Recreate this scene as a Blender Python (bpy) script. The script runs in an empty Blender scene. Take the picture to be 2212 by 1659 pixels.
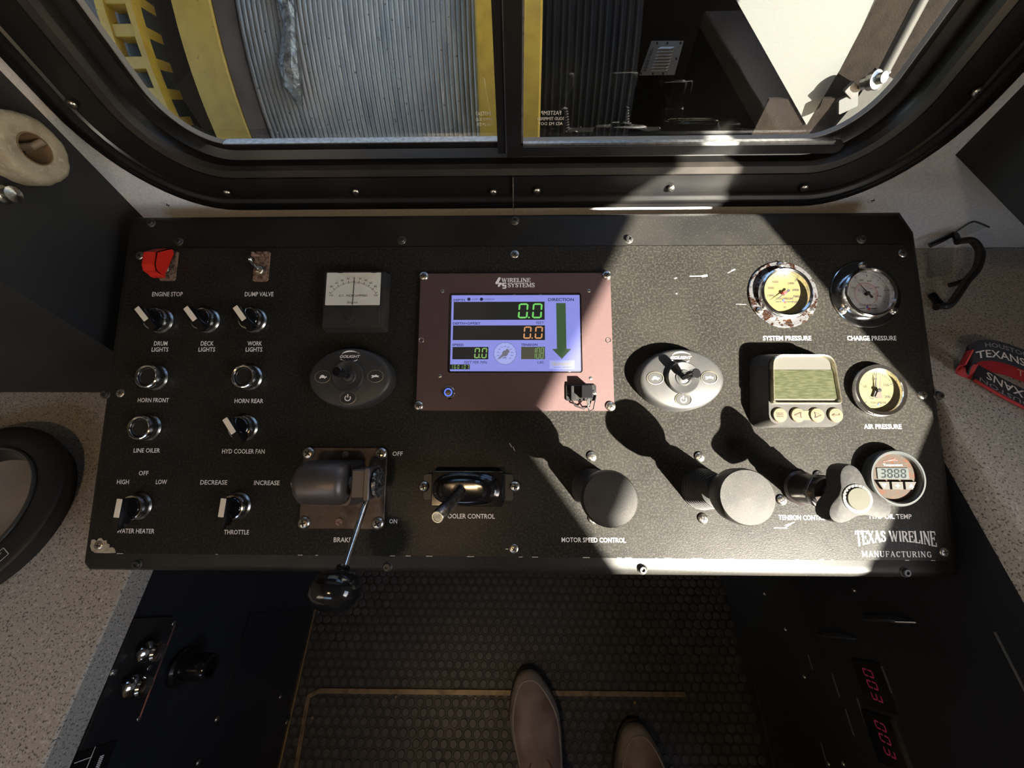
import bpy, bmesh, math, random
from mathutils import Vector, Matrix
random.seed(7)
R = math.radians
scene = bpy.context.scene
COL = scene.collection

# ------------------------------------------------------------------ camera
F, CX, CY = 831.0, 1106.0, 829.5          # focal length / centre in the 2212x1659 frame
CAM = Vector((0, 0, 1.07))
def cam_axes(pitch=60.376, roll=-1.689, yaw=2.0):
    p, r, y = R(pitch), R(roll), R(yaw)
    a = Vector((0, math.cos(p), -math.sin(p))); u = Vector((0, math.sin(p), math.cos(p))); x = Vector((1, 0, 0))
    x2 = math.cos(r)*x + math.sin(r)*u; u2 = -math.sin(r)*x + math.cos(r)*u
    Z = Matrix.Rotation(y, 3, 'Z')
    return Z @ x2, Z @ u2, Z @ a
CXA, CUA, CFA = cam_axes()
cd = bpy.data.cameras.new('camera'); cam = bpy.data.objects.new('camera', cd); COL.objects.link(cam)
cd.sensor_fit = 'HORIZONTAL'; cd.sensor_width = 36; cd.lens = F/2212*36; cd.clip_start = 0.01; cd.clip_end = 200
mw = Matrix.Identity(4)
for i in range(3):
    mw[i][0] = CXA[i]; mw[i][1] = CUA[i]; mw[i][2] = -CFA[i]; mw[i][3] = CAM[i]
cam.matrix_world = mw
scene.camera = cam

# ------------------------------------------------------------------ world, sun, exposure
SUN = Vector((.56, -.72, .41)).normalized()
w = bpy.data.worlds.new('world'); scene.world = w; w.use_nodes = True
nt = w.node_tree; nt.nodes.clear()
sky = nt.nodes.new('ShaderNodeTexSky'); sky.sky_type = 'NISHITA'; sky.sun_disc = False
sky.sun_elevation = math.asin(SUN.z); sky.sun_rotation = math.atan2(SUN.x, SUN.y)
bg = nt.nodes.new('ShaderNodeBackground'); bg.inputs[1].default_value = 1.0
wo = nt.nodes.new('ShaderNodeOutputWorld')
nt.links.new(sky.outputs[0], bg.inputs[0]); nt.links.new(bg.outputs[0], wo.inputs[0])
sl = bpy.data.lights.new('sun', 'SUN'); sl.energy = 52.0; sl.angle = R(0.6); sl.color = (1, .93, .80)
so = bpy.data.objects.new('sun', sl); COL.objects.link(so)
so.rotation_euler = SUN.to_track_quat('Z', 'Y').to_euler(); so.location = SUN*5
vs = scene.view_settings
vs.view_transform = 'Standard'; vs.look = 'None'; vs.gamma = 1.0; vs.exposure = 0.0; vs.use_curve_mapping = False
scene.cycles.max_bounces = 7; scene.cycles.diffuse_bounces = 3; scene.cycles.glossy_bounces = 3

# ------------------------------------------------------------------ measuring: pixels of the photograph to points on real surfaces
def ray(px, py): return CFA + (px-CX)/F*CXA - (py-CY)/F*CUA
def onplane(px, py, axis, val):
    d = ray(px, py); return CAM + d*((val-CAM[axis])/d[axis])
TILT = R(22.375); PD = 0.454
PN = Vector((0, -math.sin(TILT), math.cos(TILT))); PV = Vector((0, math.cos(TILT), math.sin(TILT)))
PO = CAM - PN*PD                                    # origin of the sloping panel
def pan(px, py, h=0.0):                             # -> (u, v) on the panel plane lifted by h
    d = ray(px, py); p = CAM + d*((h-PD)/d.dot(PN)) - PO
    return Vector((p.x, p.dot(PV)))
def panw(u, v, h=0.0): return PO + Vector((u, 0, 0)) + PV*v + PN*h

# ------------------------------------------------------------------ materials
MATS = {}
def mat(name, col, rough=.5, metal=0., spec=.5, n=None, bump=None, emit=None, coat=0., rn=None, layers=None):
    """n=(scale,col2,lo,hi): noise blend to col2; layers: more of those; bump=(scale,strength,dist); rn=rough range by noise"""
    if name in MATS: return MATS[name]
    m = bpy.data.materials.new(name); m.use_nodes = True; t = m.node_tree; N = t.nodes; Lk = t.links
    b = N['Principled BSDF']
    b.inputs['Base Color'].default_value = (*col, 1); b.inputs['Roughness'].default_value = rough
    b.inputs['Metallic'].default_value = metal; b.inputs['Specular IOR Level'].default_value = spec
    b.inputs['Coat Weight'].default_value = coat
    tc = N.new('ShaderNodeTexCoord')
    last = None
    for k, L in enumerate(([n] if n else []) + (layers or [])):
        sc, c2, lo, hi = L[:4]; stretch = L[4] if len(L) > 4 else None
        src = tc.outputs['Object']
        if stretch:
            mp = N.new('ShaderNodeMapping'); mp.inputs['Scale'].default_value = stretch; Lk.new(src, mp.inputs[0]); src = mp.outputs[0]
        nz = N.new('ShaderNodeTexNoise'); nz.inputs['Scale'].default_value = sc; nz.inputs['Detail'].default_value = 5
        Lk.new(src, nz.inputs['Vector'])
        rp = N.new('ShaderNodeValToRGB'); rp.color_ramp.elements[0].position = lo; rp.color_ramp.elements[1].position = hi
        rp.color_ramp.elements[0].color = (0, 0, 0, 1); rp.color_ramp.elements[1].color = (1, 1, 1, 1)
        Lk.new(nz.outputs[0], rp.inputs[0])
        mx = N.new('ShaderNodeMix'); mx.data_type = 'RGBA'; Lk.new(rp.outputs[0], mx.inputs[0])
        if last: Lk.new(last, mx.inputs[6])
        else: mx.inputs[6].default_value = (*col, 1)
        mx.inputs[7].default_value = (*c2, 1); last = mx.outputs[2]
    if last: Lk.new(last, b.inputs['Base Color'])
    if rn:
        nz = N.new('ShaderNodeTexNoise'); nz.inputs['Scale'].default_value = rn[0]; Lk.new(tc.outputs['Object'], nz.inputs['Vector'])
        mr = N.new('ShaderNodeMapRange'); mr.inputs[3].default_value = rn[1]; mr.inputs[4].default_value = rn[2]
        Lk.new(nz.outputs[0], mr.inputs[0]); Lk.new(mr.outputs[0], b.inputs['Roughness'])
    if bump:
        nz = N.new('ShaderNodeTexNoise'); nz.inputs['Scale'].default_value = bump[0]; nz.inputs['Detail'].default_value = 3
        src = tc.outputs['Object']
        if len(bump) > 3:
            mp = N.new('ShaderNodeMapping'); mp.inputs['Scale'].default_value = bump[3]; Lk.new(src, mp.inputs[0]); src = mp.outputs[0]
        Lk.new(src, nz.inputs['Vector'])
        bp = N.new('ShaderNodeBump'); bp.inputs['Strength'].default_value = bump[1]; bp.inputs['Distance'].default_value = bump[2]
        Lk.new(nz.outputs[0], bp.inputs['Height']); Lk.new(bp.outputs[0], b.inputs['Normal'])
    if emit:
        b.inputs['Emission Color'].default_value = (*emit[0], 1); b.inputs['Emission Strength'].default_value = emit[1]
    MATS[name] = m; return m
def glass_mat(name, tint=(1, 1, 1), refl=.09, rough=0., haze=None):
    if name in MATS: return MATS[name]
    m = bpy.data.materials.new(name); m.use_nodes = True; t = m.node_tree; t.nodes.clear(); N = t.nodes
    o = N.new('ShaderNodeOutputMaterial'); mx = N.new('ShaderNodeMixShader'); tr = N.new('ShaderNodeBsdfTransparent'); gl = N.new('ShaderNodeBsdfGlossy')
    tr.inputs[0].default_value = (*tint, 1); gl.inputs['Roughness'].default_value = rough
    lw = N.new('ShaderNodeFresnel'); lw.inputs[0].default_value = 1.5
    ma = N.new('ShaderNodeMath'); ma.operation = 'MULTIPLY'; ma.inputs[1].default_value = refl/.04; ma.use_clamp = True
    geo = N.new('ShaderNodeNewGeometry'); iv = N.new('ShaderNodeMath'); iv.operation = 'SUBTRACT'; iv.inputs[0].default_value = 1.0
    m3 = N.new('ShaderNodeMath'); m3.operation = 'MULTIPLY'          # only the outward face of a pane reflects
    t.links.new(geo.outputs['Backfacing'], iv.inputs[1]); t.links.new(lw.outputs[0], ma.inputs[0])
    t.links.new(ma.outputs[0], m3.inputs[0]); t.links.new(iv.outputs[0], m3.inputs[1]); t.links.new(m3.outputs[0], mx.inputs[0])
    t.links.new(tr.outputs[0], mx.inputs[1]); t.links.new(gl.outputs[0], mx.inputs[2])
    out = mx.outputs[0]
    if haze:      # a thin film of dust: noise-driven diffuse
        df = N.new('ShaderNodeBsdfDiffuse'); df.inputs[0].default_value = (.55, .52, .46, 1)
        tc = N.new('ShaderNodeTexCoord'); nz = N.new('ShaderNodeTexNoise'); nz.inputs['Scale'].default_value = 9; nz.inputs['Detail'].default_value = 8
        t.links.new(tc.outputs['Object'], nz.inputs['Vector'])
        mr = N.new('ShaderNodeMapRange'); mr.inputs[1].default_value = .4; mr.inputs[2].default_value = .8; mr.inputs[3].default_value = haze[0]; mr.inputs[4].default_value = haze[1]
        t.links.new(nz.outputs[0], mr.inputs[0])
        m2 = N.new('ShaderNodeMixShader'); t.links.new(mr.outputs[0], m2.inputs[0]); t.links.new(out, m2.inputs[1]); t.links.new(df.outputs[0], m2.inputs[2]); out = m2.outputs[0]
    t.links.new(out, o.inputs[0]); MATS[name] = m; return m

DUST = (.17, .155, .125)
M_PANEL = mat('panel paint', (.011, .0107, .0098), rn=(60, .30, .40), spec=.15, n=(12, (.018, .017, .0148), .38, .72),
              layers=[(420, (.034, .0312, .0252), .46, .70), (1500, (.09, .081, .062), .68, .80)], bump=(650, .22, .0005))
M_BEZEL = mat('bezel paint', (.0125, .012, .011), n=(9, (.025, .023, .0192), .42, .72), layers=[(500, (.035, .0325, .0275), .56, .75)],
              rn=(40, .36, .5), spec=.2, bump=(600, .12, .0004))
M_BLACK = mat('black plastic', (.009, .009, .0095), .38, n=(300, (.028, .026, .022), .50, .75))
M_DUSTYBLK = mat('dusty black plastic', (.020, .0195, .019), .5, spec=.3, n=(40, (.034, .032, .028), .42, .7), layers=[(900, (.06, .056, .048), .62, .76)])
M_GLOSSBLK = mat('glossy black', (.008, .008, .009), .12, spec=.6)
M_SATIN = mat('satin black', (.012, .0125, .014), .42, n=(20, (.025, .024, .022), .4, .7), bump=(800, .1, .0004))
M_RUBBER = mat('black rubber', (.008, .0075, .0075), .55, n=(200, (.025, .022, .02), .5, .8))
M_CHROME = mat('chrome', (.78, .78, .79), .12, 1., n=(300, (.45, .44, .42), .5, .8))
M_DCHROME = mat('dull chrome', (.4, .39, .37), .28, 1., n=(250, (.16, .14, .12), .45, .75))
M_STEEL = mat('screw steel', (.62, .6, .56), .3, 1., n=(600, (.3, .27, .22), .45, .75))
M_BOLT = mat('black bolt', (.02, .02, .02), .4, n=(500, (.1, .09, .075), .5, .75))
M_DARKHOLE = mat('recess dark', (.01, .009, .008), .8)
M_WHITE = mat('white lettering', (.88, .88, .86), .5, n=(700, (.62, .61, .57), .62, .76))
M_INSERT = mat('cream insert', (.83, .74, .6), .45)
M_RED = mat('red plastic', (.62, .022, .012), .35, coat=.2)
M_RUST = mat('rusty plate', (.26, .17, .12), .65, .3, n=(260, (.07, .04, .03), .45, .65), layers=[(700, (.4, .3, .24), .6, .75)], bump=(500, .5, .0008))
M_GREY_WALL = mat('painted wall', (.74, .745, .76), .45, n=(350, (.62, .625, .64), .4, .65), bump=(900, .12, .0004))
M_BLKPANEL = mat('black vinyl', (.014, .015, .017), .55, n=(6, (.026, .026, .026), .4, .7), bump=(900, .3, .0005))
M_PURPLE = mat('anodised plate', (.095, .058, .058), .38, .35, n=(260, (.125, .08, .077), .3, .7, (1, 22, 1)), bump=(260, .12, .0004, (1, 25, 1)))
M_OFFWHITE = mat('dial card', (.66, .66, .6), .6, n=(30, (.6, .57, .47), .5, .75))
M_YDIAL = mat('yellow dial', (.125, .105, .04), .5, n=(90, (.10, .08, .03), .45, .75))
M_WDIAL = mat('white dial', (.42, .42, .41), .5, n=(120, (.3, .29, .27), .5, .75))
M_INK = mat('dark ink', (.02, .018, .02), .6)
M_REDINK = mat('red ink', (.4, .03, .03), .6)
M_BLUEINK = mat('blue ink', (.03, .06, .3), .6)
M_GOLD = mat('brassy trim', (.42, .31, .16), .35, .8)
M_CLEAR = glass_mat('gauge glass', refl=.05)
M_LENS = glass_mat('clear lens', (.9, .92, .92), refl=.07, haze=(.03, .06))
M_PANE = glass_mat('window glass', (.93, .95, .94), refl=.085, haze=(.002, .012))

# ------------------------------------------------------------------ mesh builder
def rrect(w, h, r, seg=5, cx=0, cy=0):
    r = min(r, w/2-1e-5, h/2-1e-5); pts = []
    for k, (sx, sy) in enumerate(((1, 1), (-1, 1), (-1, -1), (1, -1))):
        for i in range(seg+1):
            a = R(90*k + 90*i/seg)
            pts.append((cx+sx*(w/2-r)+r*math.cos(a), cy+sy*(h/2-r)+r*math.sin(a)))
    return pts
def ell(a, b, n=40, p=2.0, cx=0, cy=0):
    out = []
    for i in range(n):
        t = 2*math.pi*i/n; c, s = math.cos(t), math.sin(t)
        out.append((cx+a*math.copysign(abs(c)**(2/p), c), cy+b*math.copysign(abs(s)**(2/p), s)))
    return out
class B:
    def __init__(s, M=None): s.v = []; s.f = []; s.M = M or Matrix.Identity(4)
    def add(s, vs, fs):
        o = len(s.v); s.v += [tuple(s.M @ Vector(q)) for q in vs]; s.f += [tuple(i+o for i in f) for f in fs]; return s
    def loft(s, loops, cap0=True, cap1=True, closed=True):
        n = len(loops[0]); vs = [p for l in loops for p in l]; fs = []
        m = n if closed else n-1
        for k in range(len(loops)-1):
            for i in range(m):
                j = (i+1) % n; fs.append((k*n+i, k*n+j, (k+1)*n+j, (k+1)*n+i))
        if cap0: fs.append(tuple(range(n))[::-1])
        if cap1: fs.append(tuple(range((len(loops)-1)*n, len(loops)*n)))
        return s.add(vs, fs)
    def stack(s, items, cap0=True, cap1=True):      # items: (outline2d, z)
        return s.loft([[(x, y, z) for x, y in o] for o, z in items], cap0, cap1)
    def prism(s, pts, z0, z1): return s.stack([(pts, z0), (pts, z1)])
    def rbox(s, w, h, z0, z1, r=.001, bev=.0006, cx=0, cy=0, seg=4):
        o = rrect(w, h, r, seg, cx, cy); i = rrect(w-2*bev, h-2*bev, max(r-bev, 1e-4), seg, cx, cy)
        return s.stack([(o, z0), (o, z1-bev), (i, z1)])
    def box(s, x0, x1, y0, y1, z0, z1):
        return s.prism([(x0, y0), (x1, y0), (x1, y1), (x0, y1)], z0, z1)
    def lathe(s, prof, n=32, cx=0, cy=0):
        loops = []
        for r, z in prof:
            loops.append([(cx+max(r, 1e-6)*math.cos(2*math.pi*i/n), cy+max(r, 1e-6)*math.sin(2*math.pi*i/n), z) for i in range(n)])
        return s.loft(loops, prof[0][0] > 1e-6, prof[-1][0] > 1e-6)
    def ring(s, r0, r1, z0, z1, n=36, cx=0, cy=0, bev=.0004):
        return s.lathe_open([(r0, z0), (r1, z0), (r1, z1-bev), (r1-bev, z1), (r0+bev, z1), (r0, z1-bev), (r0, z0)], n, cx, cy)
    def lathe_open(s, prof, n=32, cx=0, cy=0):
        loops = [[(cx+r*math.cos(2*math.pi*i/n), cy+r*math.sin(2*math.pi*i/n), z) for i in range(n)] for r, z in prof]
        return s.loft(loops, False, False)
    def tube(s, pts, rad, n=12, caps=True):
        pts = [Vector(p) for p in pts]; m = len(pts)
        rad = rad if isinstance(rad, (list, tuple)) else [rad]*m
        up = None; loops = []
        for i, p in enumerate(pts):
            d = (pts[min(i+1, m-1)]-pts[max(i-1, 0)]).normalized()
            if up is None: up = Vector((0, 0, 1)) if abs(d.z) < .9 else Vector((1, 0, 0))
            a = (up - d*up.dot(d)).normalized(); up = a; b = d.cross(a)
            loops.append([tuple(p+(a*math.cos(2*math.pi*k/n)+b*math.sin(2*math.pi*k/n))*rad[i]) for k in range(n)])
        return s.loft(loops, caps, caps)
    def ribbon(s, pts, side, w, th):                # flat strip following pts; side vectors per point
        loops = []
        m = len(pts); pts = [Vector(p) for p in pts]
        for i, p in enumerate(pts):
            d = (pts[min(i+1, m-1)]-pts[max(i-1, 0)]).normalized(); sd = Vector(side[i] if isinstance(side, list) else side).normalized(); nn = d.cross(sd).normalized()
            loops.append([tuple(p+sd*a*w/2+nn*c*th/2) for a, c in ((-1, -1), (1, -1), (1, 1), (-1, 1))])
        return s.loft(loops)
    def line(s, x0, y0, x1, y1, w, z): # flat bar in plane
        d = Vector((x1-x0, y1-y0)); d.normalize(); nx, ny = -d.y*w/2, d.x*w/2
        return s.add([(x0+nx, y0+ny, z), (x0-nx, y0-ny, z), (x1-nx, y1-ny, z), (x1+nx, y1+ny, z)], [(0, 1, 2, 3)])
    def flat(s, pts, z): return s.add([(x, y, z) for x, y in pts], [tuple(range(len(pts)))])
    def build(s, name, m, parent=None, smooth=35):
        me = bpy.data.meshes.new(name); me.from_pydata(s.v, [], s.f)
        bm = bmesh.new(); bm.from_mesh(me); bmesh.ops.remove_doubles(bm, verts=bm.verts, dist=1e-7)
        bmesh.ops.recalc_face_normals(bm, faces=bm.faces); bm.to_mesh(me); bm.free()
        if smooth:
            me.polygons.foreach_set('use_smooth', [True]*len(me.polygons)); me.set_sharp_from_angle(angle=R(smooth))
        me.materials.append(m)
        o = bpy.data.objects.new(name, me); COL.objects.link(o)
        if parent: o.parent = parent
        return o
def tag(o, label=None, cat=None, group=None, kind=None):
    if label: o['label'] = label
    if cat: o['category'] = cat
    if group: o['group'] = group
    if kind: o['kind'] = kind
    return o
def empty(name, loc, rot=(0, 0, 0)):
    o = bpy.data.objects.new(name, None); COL.objects.link(o); o.location = loc; o.rotation_euler = rot; o.empty_display_size = .02; return o
class PT:
    """a thing on the sloping panel: an Empty at its base, local x right, y up the slope, z out of the panel"""
    def __init__(s, name, label, cat, px, py, group=None, h=0.0, rz=0.0):
        s.u, s.w = pan(px, py, h); s.h = h; s.rz = rz
        s.o = empty(name, panw(s.u, s.w, h), (Matrix.Rotation(TILT, 3, 'X') @ Matrix.Rotation(rz, 3, 'Z')).to_euler()); tag(s.o, label, cat, group)
    def at(s, px, py, h=0.0):
        p = pan(px, py, s.h+h) - Vector((s.u, s.w))
        c, q = math.cos(-s.rz), math.sin(-s.rz)
        return Vector((c*p.x-q*p.y, q*p.x+c*p.y))
    def part(s, name, b, m, smooth=35, parent=None): return b.build(name, m, parent or s.o, smooth)
def copy_tree(o, parent=None):
    c = o.copy(); COL.objects.link(c)
    if parent: c.parent = parent
    for ch in list(o.children): copy_tree(ch, c)
    return c

_txt = {}
def text_verts(body, shear=0.0, bold=0.0):
    k = (body, shear, bold)
    if k in _txt: return _txt[k]
    cu = bpy.data.curves.new('t', 'FONT'); cu.body = body; cu.shear = shear; cu.resolution_u = 2; cu.offset = bold
    ob = bpy.data.objects.new('t', cu); COL.objects.link(ob)
    dg = bpy.context.evaluated_depsgraph_get(); me = bpy.data.meshes.new_from_object(ob.evaluated_get(dg))
    vs = [tuple(v.co) for v in me.vertices]; fs = [tuple(p.vertices) for p in me.polygons]
    bpy.data.objects.remove(ob); bpy.data.curves.remove(cu); bpy.data.meshes.remove(me)
    _txt[k] = (vs, fs); return vs, fs
def add_text(b, body, cx, cy, wdt, hgt, z, rot=0.0, shear=0.0, bold=0.0, mirror=False, align='C'):
    """body scaled so that its drawn box is wdt x hgt (wdt None keeps proportion), centred at cx, cy"""
    vs, fs = text_verts(body, shear, bold)
    x0, x1 = min(v[0] for v in vs), max(v[0] for v in vs); y0, y1 = min(v[1] for v in vs), max(v[1] for v in vs)
    sy = hgt/(y1-y0); sx = wdt/(x1-x0) if wdt else sy
    c, s = math.cos(rot), math.sin(rot); out = []
    ox = {'C': (x0+x1)/2, 'L': x0, 'R': x1}[align]
    for v in vs:
        x = (v[0]-ox)*sx*(-1 if mirror else 1); y = (v[1]-(y0+y1)/2)*sy
        out.append((cx+c*x-s*y, cy+s*x+c*y, z))
    b.add(out, fs); return b

# serif lettering drawn from strokes: (x0,y0,x1,y1,weight)
SER = {
 'T': (.9, [(.45, 0, .45, 1, 1), (.03, .97, .87, .97, .5), (.03, .97, .03, .78, .5), (.87, .97, .87, .78, .5)], [(.45, 0)]),
 'E': (.85, [(.18, 0, .18, 1, 1), (.05, .97, .78, .97, .5), (.18, .52, .6, .52, .5), (.05, .03, .8, .03, .5), (.78, .97, .78, .78, .5), (.8, .03, .8, .25, .5), (.6, .62, .6, .42, .5)], []),
 'X': (.95, [(.12, 1, .84, 0, 1), (.84, 1, .12, 0, .5)], [(.12, 1), (.84, 0), (.84, 1), (.12, 0)]),
 'A': (.98, [(.12, 0, .47, 1, .5), (.47, 1, .84, 0, 1), (.25, .34, .7, .34, .5)], [(.12, 0), (.84, 0)]),
 'S': (.75, [(.65, .74, .64, .9, .6), (.64, .88, .42, .97, .6), (.42, .97, .2, .92, .7), (.2, .92, .13, .74, 1), (.13, .74, .28, .57, 1), (.28, .57, .54, .44, 1), (.54, .44, .66, .26, 1), (.66, .26, .56, .08, .8), (.56, .08, .36, .03, .6), (.36, .03, .13, .12, .6), (.12, .28, .12, .04, .6)], []),
 'W': (1.35, [(.1, 1, .38, 0, 1), (.38, 0, .66, .9, .5), (.6, 1, .9, 0, 1), (.9, 0, 1.2, 1, .5)], [(.1, 1), (.62, 1), (1.2, 1)]),
 'I': (.46, [(.23, 0, .23, 1, 1)], [(.23, 0), (.23, 1)]),
 'R': (.95, [(.18, 0, .18, 1, 1), (.05, .97, .5, .97, .5), (.5, .97, .7, .85, .8), (.7, .85, .72, .7, 1), (.72, .7, .55, .53, .8), (.55, .53, .18, .5, .5), (.45, .5, .8, 0, 1)], [(.18, 0), (.84, 0)]),
 'L': (.8, [(.18, 0, .18, 1, 1), (.05, .03, .74, .03, .5), (.74, .03, .74, .27, .5)], [(.18, 1)]),
 'N': (1.0, [(.16, 0, .16, 1, .5), (.16, 1, .82, 0, 1), (.82, 0, .82, 1, .5)], [(.16, 0), (.12, 1), (.82, 1)]),
 'M': (1.2, [(.14, 0, .18, 1, .5), (.18, 1, .6, .1, 1), (.6, .1, 1.0, 1, .5), (1.0, 1, 1.04, 0, 1)], [(.14, 0), (1.04, 0), (.14, 1), (1.04, 1)]),
 'U': (.98, [(.18, 1, .18, .28, 1), (.18, .28, .3, .07, 1), (.3, .07, .5, .02, .7), (.5, .02, .7, .07, .6), (.7, .07, .8, .28, .5), (.8, .28, .8, 1, .5)], [(.18, 1), (.8, 1)]),
 'F': (.8, [(.18, 0, .18, 1, 1), (.05, .97, .75, .97, .5), (.18, .5, .56, .5, .5), (.75, .97, .75, .76, .5), (.56, .6, .56, .4, .5)], [(.18, 0)]),
 'C': (.9, [(.76, .7, .76, .95, .5), (.76, .85, .5, .97, .6), (.5, .97, .26, .86, .8), (.26, .86, .14, .5, 1), (.14, .5, .26, .14, 1), (.26, .14, .5, .03, .7), (.5, .03, .78, .18, .5)], []),
 'G': (.98, [(.78, .7, .78, .95, .5), (.78, .85, .5, .97, .6), (.5, .97, .26, .86, .8), (.26, .86, .14, .5, 1), (.14, .5, .26, .14, 1), (.26, .14, .5, .03, .7), (.5, .03, .8, .12, .6), (.8, 0, .8, .42, .9), (.62, .42, .94, .42, .5)], []),
 'Y': (.95, [(.1, 1, .46, .48, 1), (.84, 1, .46, .48, .5), (.46, .5, .46, 0, 1)], [(.1, 1), (.84, 1), (.46, 0)]),
 ' ': (.5, [], [])}
def serif_text(b, body, x0, x1, yb, yt, z, wt=.17, warp=None, gap=.04):
    tot = sum(SER[c][0]+gap for c in body)-gap; sx = (x1-x0)/tot; sy = yt-yb; x = 0
    def P(gx, gy):
        X = x0+gx*sx; Y = yb+gy*sy
        return warp(X, Y) if warp else (X, Y)
    for c in body:
        adv, st, sf = SER[c]
        segs = [(a, bb, cc, d, wgt*wt) for a, bb, cc, d, wgt in st] + [(sx_-.13, sy_, sx_+.13, sy_, .07) for sx_, sy_ in [(p[0], .025 if p[1] == 0 else .975) for p in sf]]
        for a, bb, cc, d, ww in segs:
            asp = sy/sx
            dx, dy = (cc-a), (d-bb)*asp*1.0; l = math.hypot(dx, dy) or 1; nx, ny = -dy/l*ww/2, dx/l*ww/2/asp; ex, ey = dx/l*ww*.22, dy/l*ww*.22/asp
            q = [P(x+a-ex+nx, bb-ey+ny), P(x+a-ex-nx, bb-ey-ny), P(x+cc+ex-nx, d+ey-ny), P(x+cc+ex+nx, d+ey+ny)]
            b.flat(q, z)
        x += adv+gap
    return b
SEG = {'0': 'abcdef', '1': 'bc', '2': 'abged', '3': 'abgcd', '4': 'fgbc', '5': 'afgcd', '6': 'afgedc', '7': 'abc', '8': 'abcdefg', '9': 'abcdfg', 'A': 'abcefg'}
def seg_digit(b, ch, x, y, w, h, z, t, sl=.08):
    def S(px, py): return (x+px+sl*(py), y+py)
    g = t*.12
    hor = lambda yy: [S(g+t*.5, yy), S(g+t, yy+t/2), S(w-g-t, yy+t/2), S(w-g-t*.5, yy), S(w-g-t, yy-t/2), S(g+t, yy-t/2)]
    def ver(xx, y0, y1): return [S(xx, y0+g+t*.3), S(xx-t/2, y0+g+t*.75), S(xx-t/2, y1-g-t*.75), S(xx, y1-g-t*.3), S(xx+t/2, y1-g-t*.75), S(xx+t/2, y0+g+t*.75)]
    D = {'a': hor(h-t/2), 'g': hor(h/2), 'd': hor(t/2), 'f': ver(t/2, h/2, h), 'b': ver(w-t/2, h/2, h), 'e': ver(t/2, 0, h/2), 'c': ver(w-t/2, 0, h/2)}
    for k in SEG[ch]: b.flat(D[k], z)
def seg_text(b, s, x1, y, w, h, z, t, gap):        # right aligned
    x = x1
    for ch in reversed(s):
        if ch == '.': b.flat(ell(t*.5, t*.5, 10, 2, x+gap*.35, y+t*.5), z); continue
        x -= w; seg_digit(b, ch, x, y, w, h, z, t); x -= gap

# ================================================================== the setting
WY = .475            # inside face of the window wall
def struct(o): o['kind'] = 'structure'; return o
def hole_wall(name, axis, pos, th, a0, a1, z0, z1, h, m):
    """wall at x=pos (axis 0) or y=pos (axis 1) with one rectangular opening h=(a0,a1,z0,z1)"""
    b = B()
    for (p0, p1, q0, q1) in ((a0, h[0], z0, z1), (h[1], a1, z0, z1), (h[0], h[1], z0, h[2]), (h[0], h[1], h[3], z1)):
        if axis == 0: b.box(pos, pos+th, p0, p1, q0, q1)
        else: b.box(p0, p1, pos, pos+th, q0, q1)
    return struct(b.build(name, m, None, None))
M_FLOOR = mat('rubber floor', (.016, .0162, .017), .42, n=(25, (.028, .0285, .03), .45, .7), rn=(20, .3, .6), bump=(400, .2, .0006))
M_CEIL = mat('ceiling lining', (.16, .155, .15), .9)
M_INNER = mat('cab lining', (.30, .27, .23), .8)
bf = B(); bf.box(-1.0, .8, -1.7, WY, -.03, 0)
floor = struct(bf.build('floor', M_FLOOR, None, None))
b = B(); b.box(-1.0, .8, -1.7, WY, 1.75, 1.78); struct(b.build('ceiling', M_CEIL, None, None))
b = B(); b.box(-1.03, -1.0, -1.7, WY, 0, 1.75); struct(b.build('wall_left', M_INNER, None, None))
SW = (-.883, -.218, .894, 1.244)
hole_wall('wall_right', 0, .8, .004, -1.7, WY, 0, 1.75, SW, M_INNER)
RW = (-.95, -.22, 1.38, 1.72)  # high rear opening out of view, added to let in fill light
hole_wall('wall_rear', 1, -1.72, .02, -1.0, .8, 0, 1.75, RW, M_INNER)
def small_frame(name, pts, axis, pos):
    b = B()
    for i in range(4):
        p, q = pts[i], pts[(i+1) % 4]
        b.tube([p, q], .012, 8)
    return struct(b.build(name, M_SATIN))
small_frame('window_2', [(.818, SW[0]-.014, SW[2]-.014), (.818, SW[1]+.014, SW[2]-.014), (.818, SW[1]+.014, SW[3]+.014), (.818, SW[0]-.014, SW[3]+.014)], 0, .8)
small_frame('fill_window', [(RW[0]-.012, -1.735, RW[2]-.012), (RW[1]+.012, -1.735, RW[2]-.012), (RW[1]+.012, -1.735, RW[3]+.012), (RW[0]-.012, -1.735, RW[3]+.012)], 1, -1.72)

# ---- front wall with the round-cornered window opening
WCX, WCZ, WHW, WHH = -.005, 1.046, .512, .314
def rloop(ix, iz, r, y, seg=14):      # rounded loop in the x-z plane, inset from the outer frame size
    return [(p[0], y, p[1]) for p in rrect(2*(WHW-ix), 2*(WHH-iz), r, seg, WCX, WCZ)]
b = B()
inner = rloop(.012, .012, .12, 0)
def outer_pt(p, y):
    dx, dz = p[0]-WCX, p[2]-WCZ
    k = min((.8-WCX)/dx if dx > 1e-6 else 9e9, (-1.0-WCX)/dx if dx < -1e-6 else 9e9, (1.75-WCZ)/dz if dz > 1e-6 else 9e9, (0-WCZ)/dz if dz < -1e-6 else 9e9)
    return (WCX+dx*k, y, WCZ+dz*k)
lo = [[(p[0], WY, p[2]) for p in inner], [outer_pt(p, WY) for p in inner], [outer_pt(p, WY+.028) for p in inner], [(p[0], WY+.028, p[2]) for p in inner], [(p[0], WY, p[2]) for p in inner]]
b.loft(lo, False, False)
struct(b.build('wall_front', M_GREY_WALL, None, None))
b = B(); b.box(-1.6, .1, WY+.03, 1.22, 1.50, 1.54); struct(b.build('sky_blocker', M_SATIN, None, None))  # unseen canopy, added to cut the skylight falling on the drum
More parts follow.
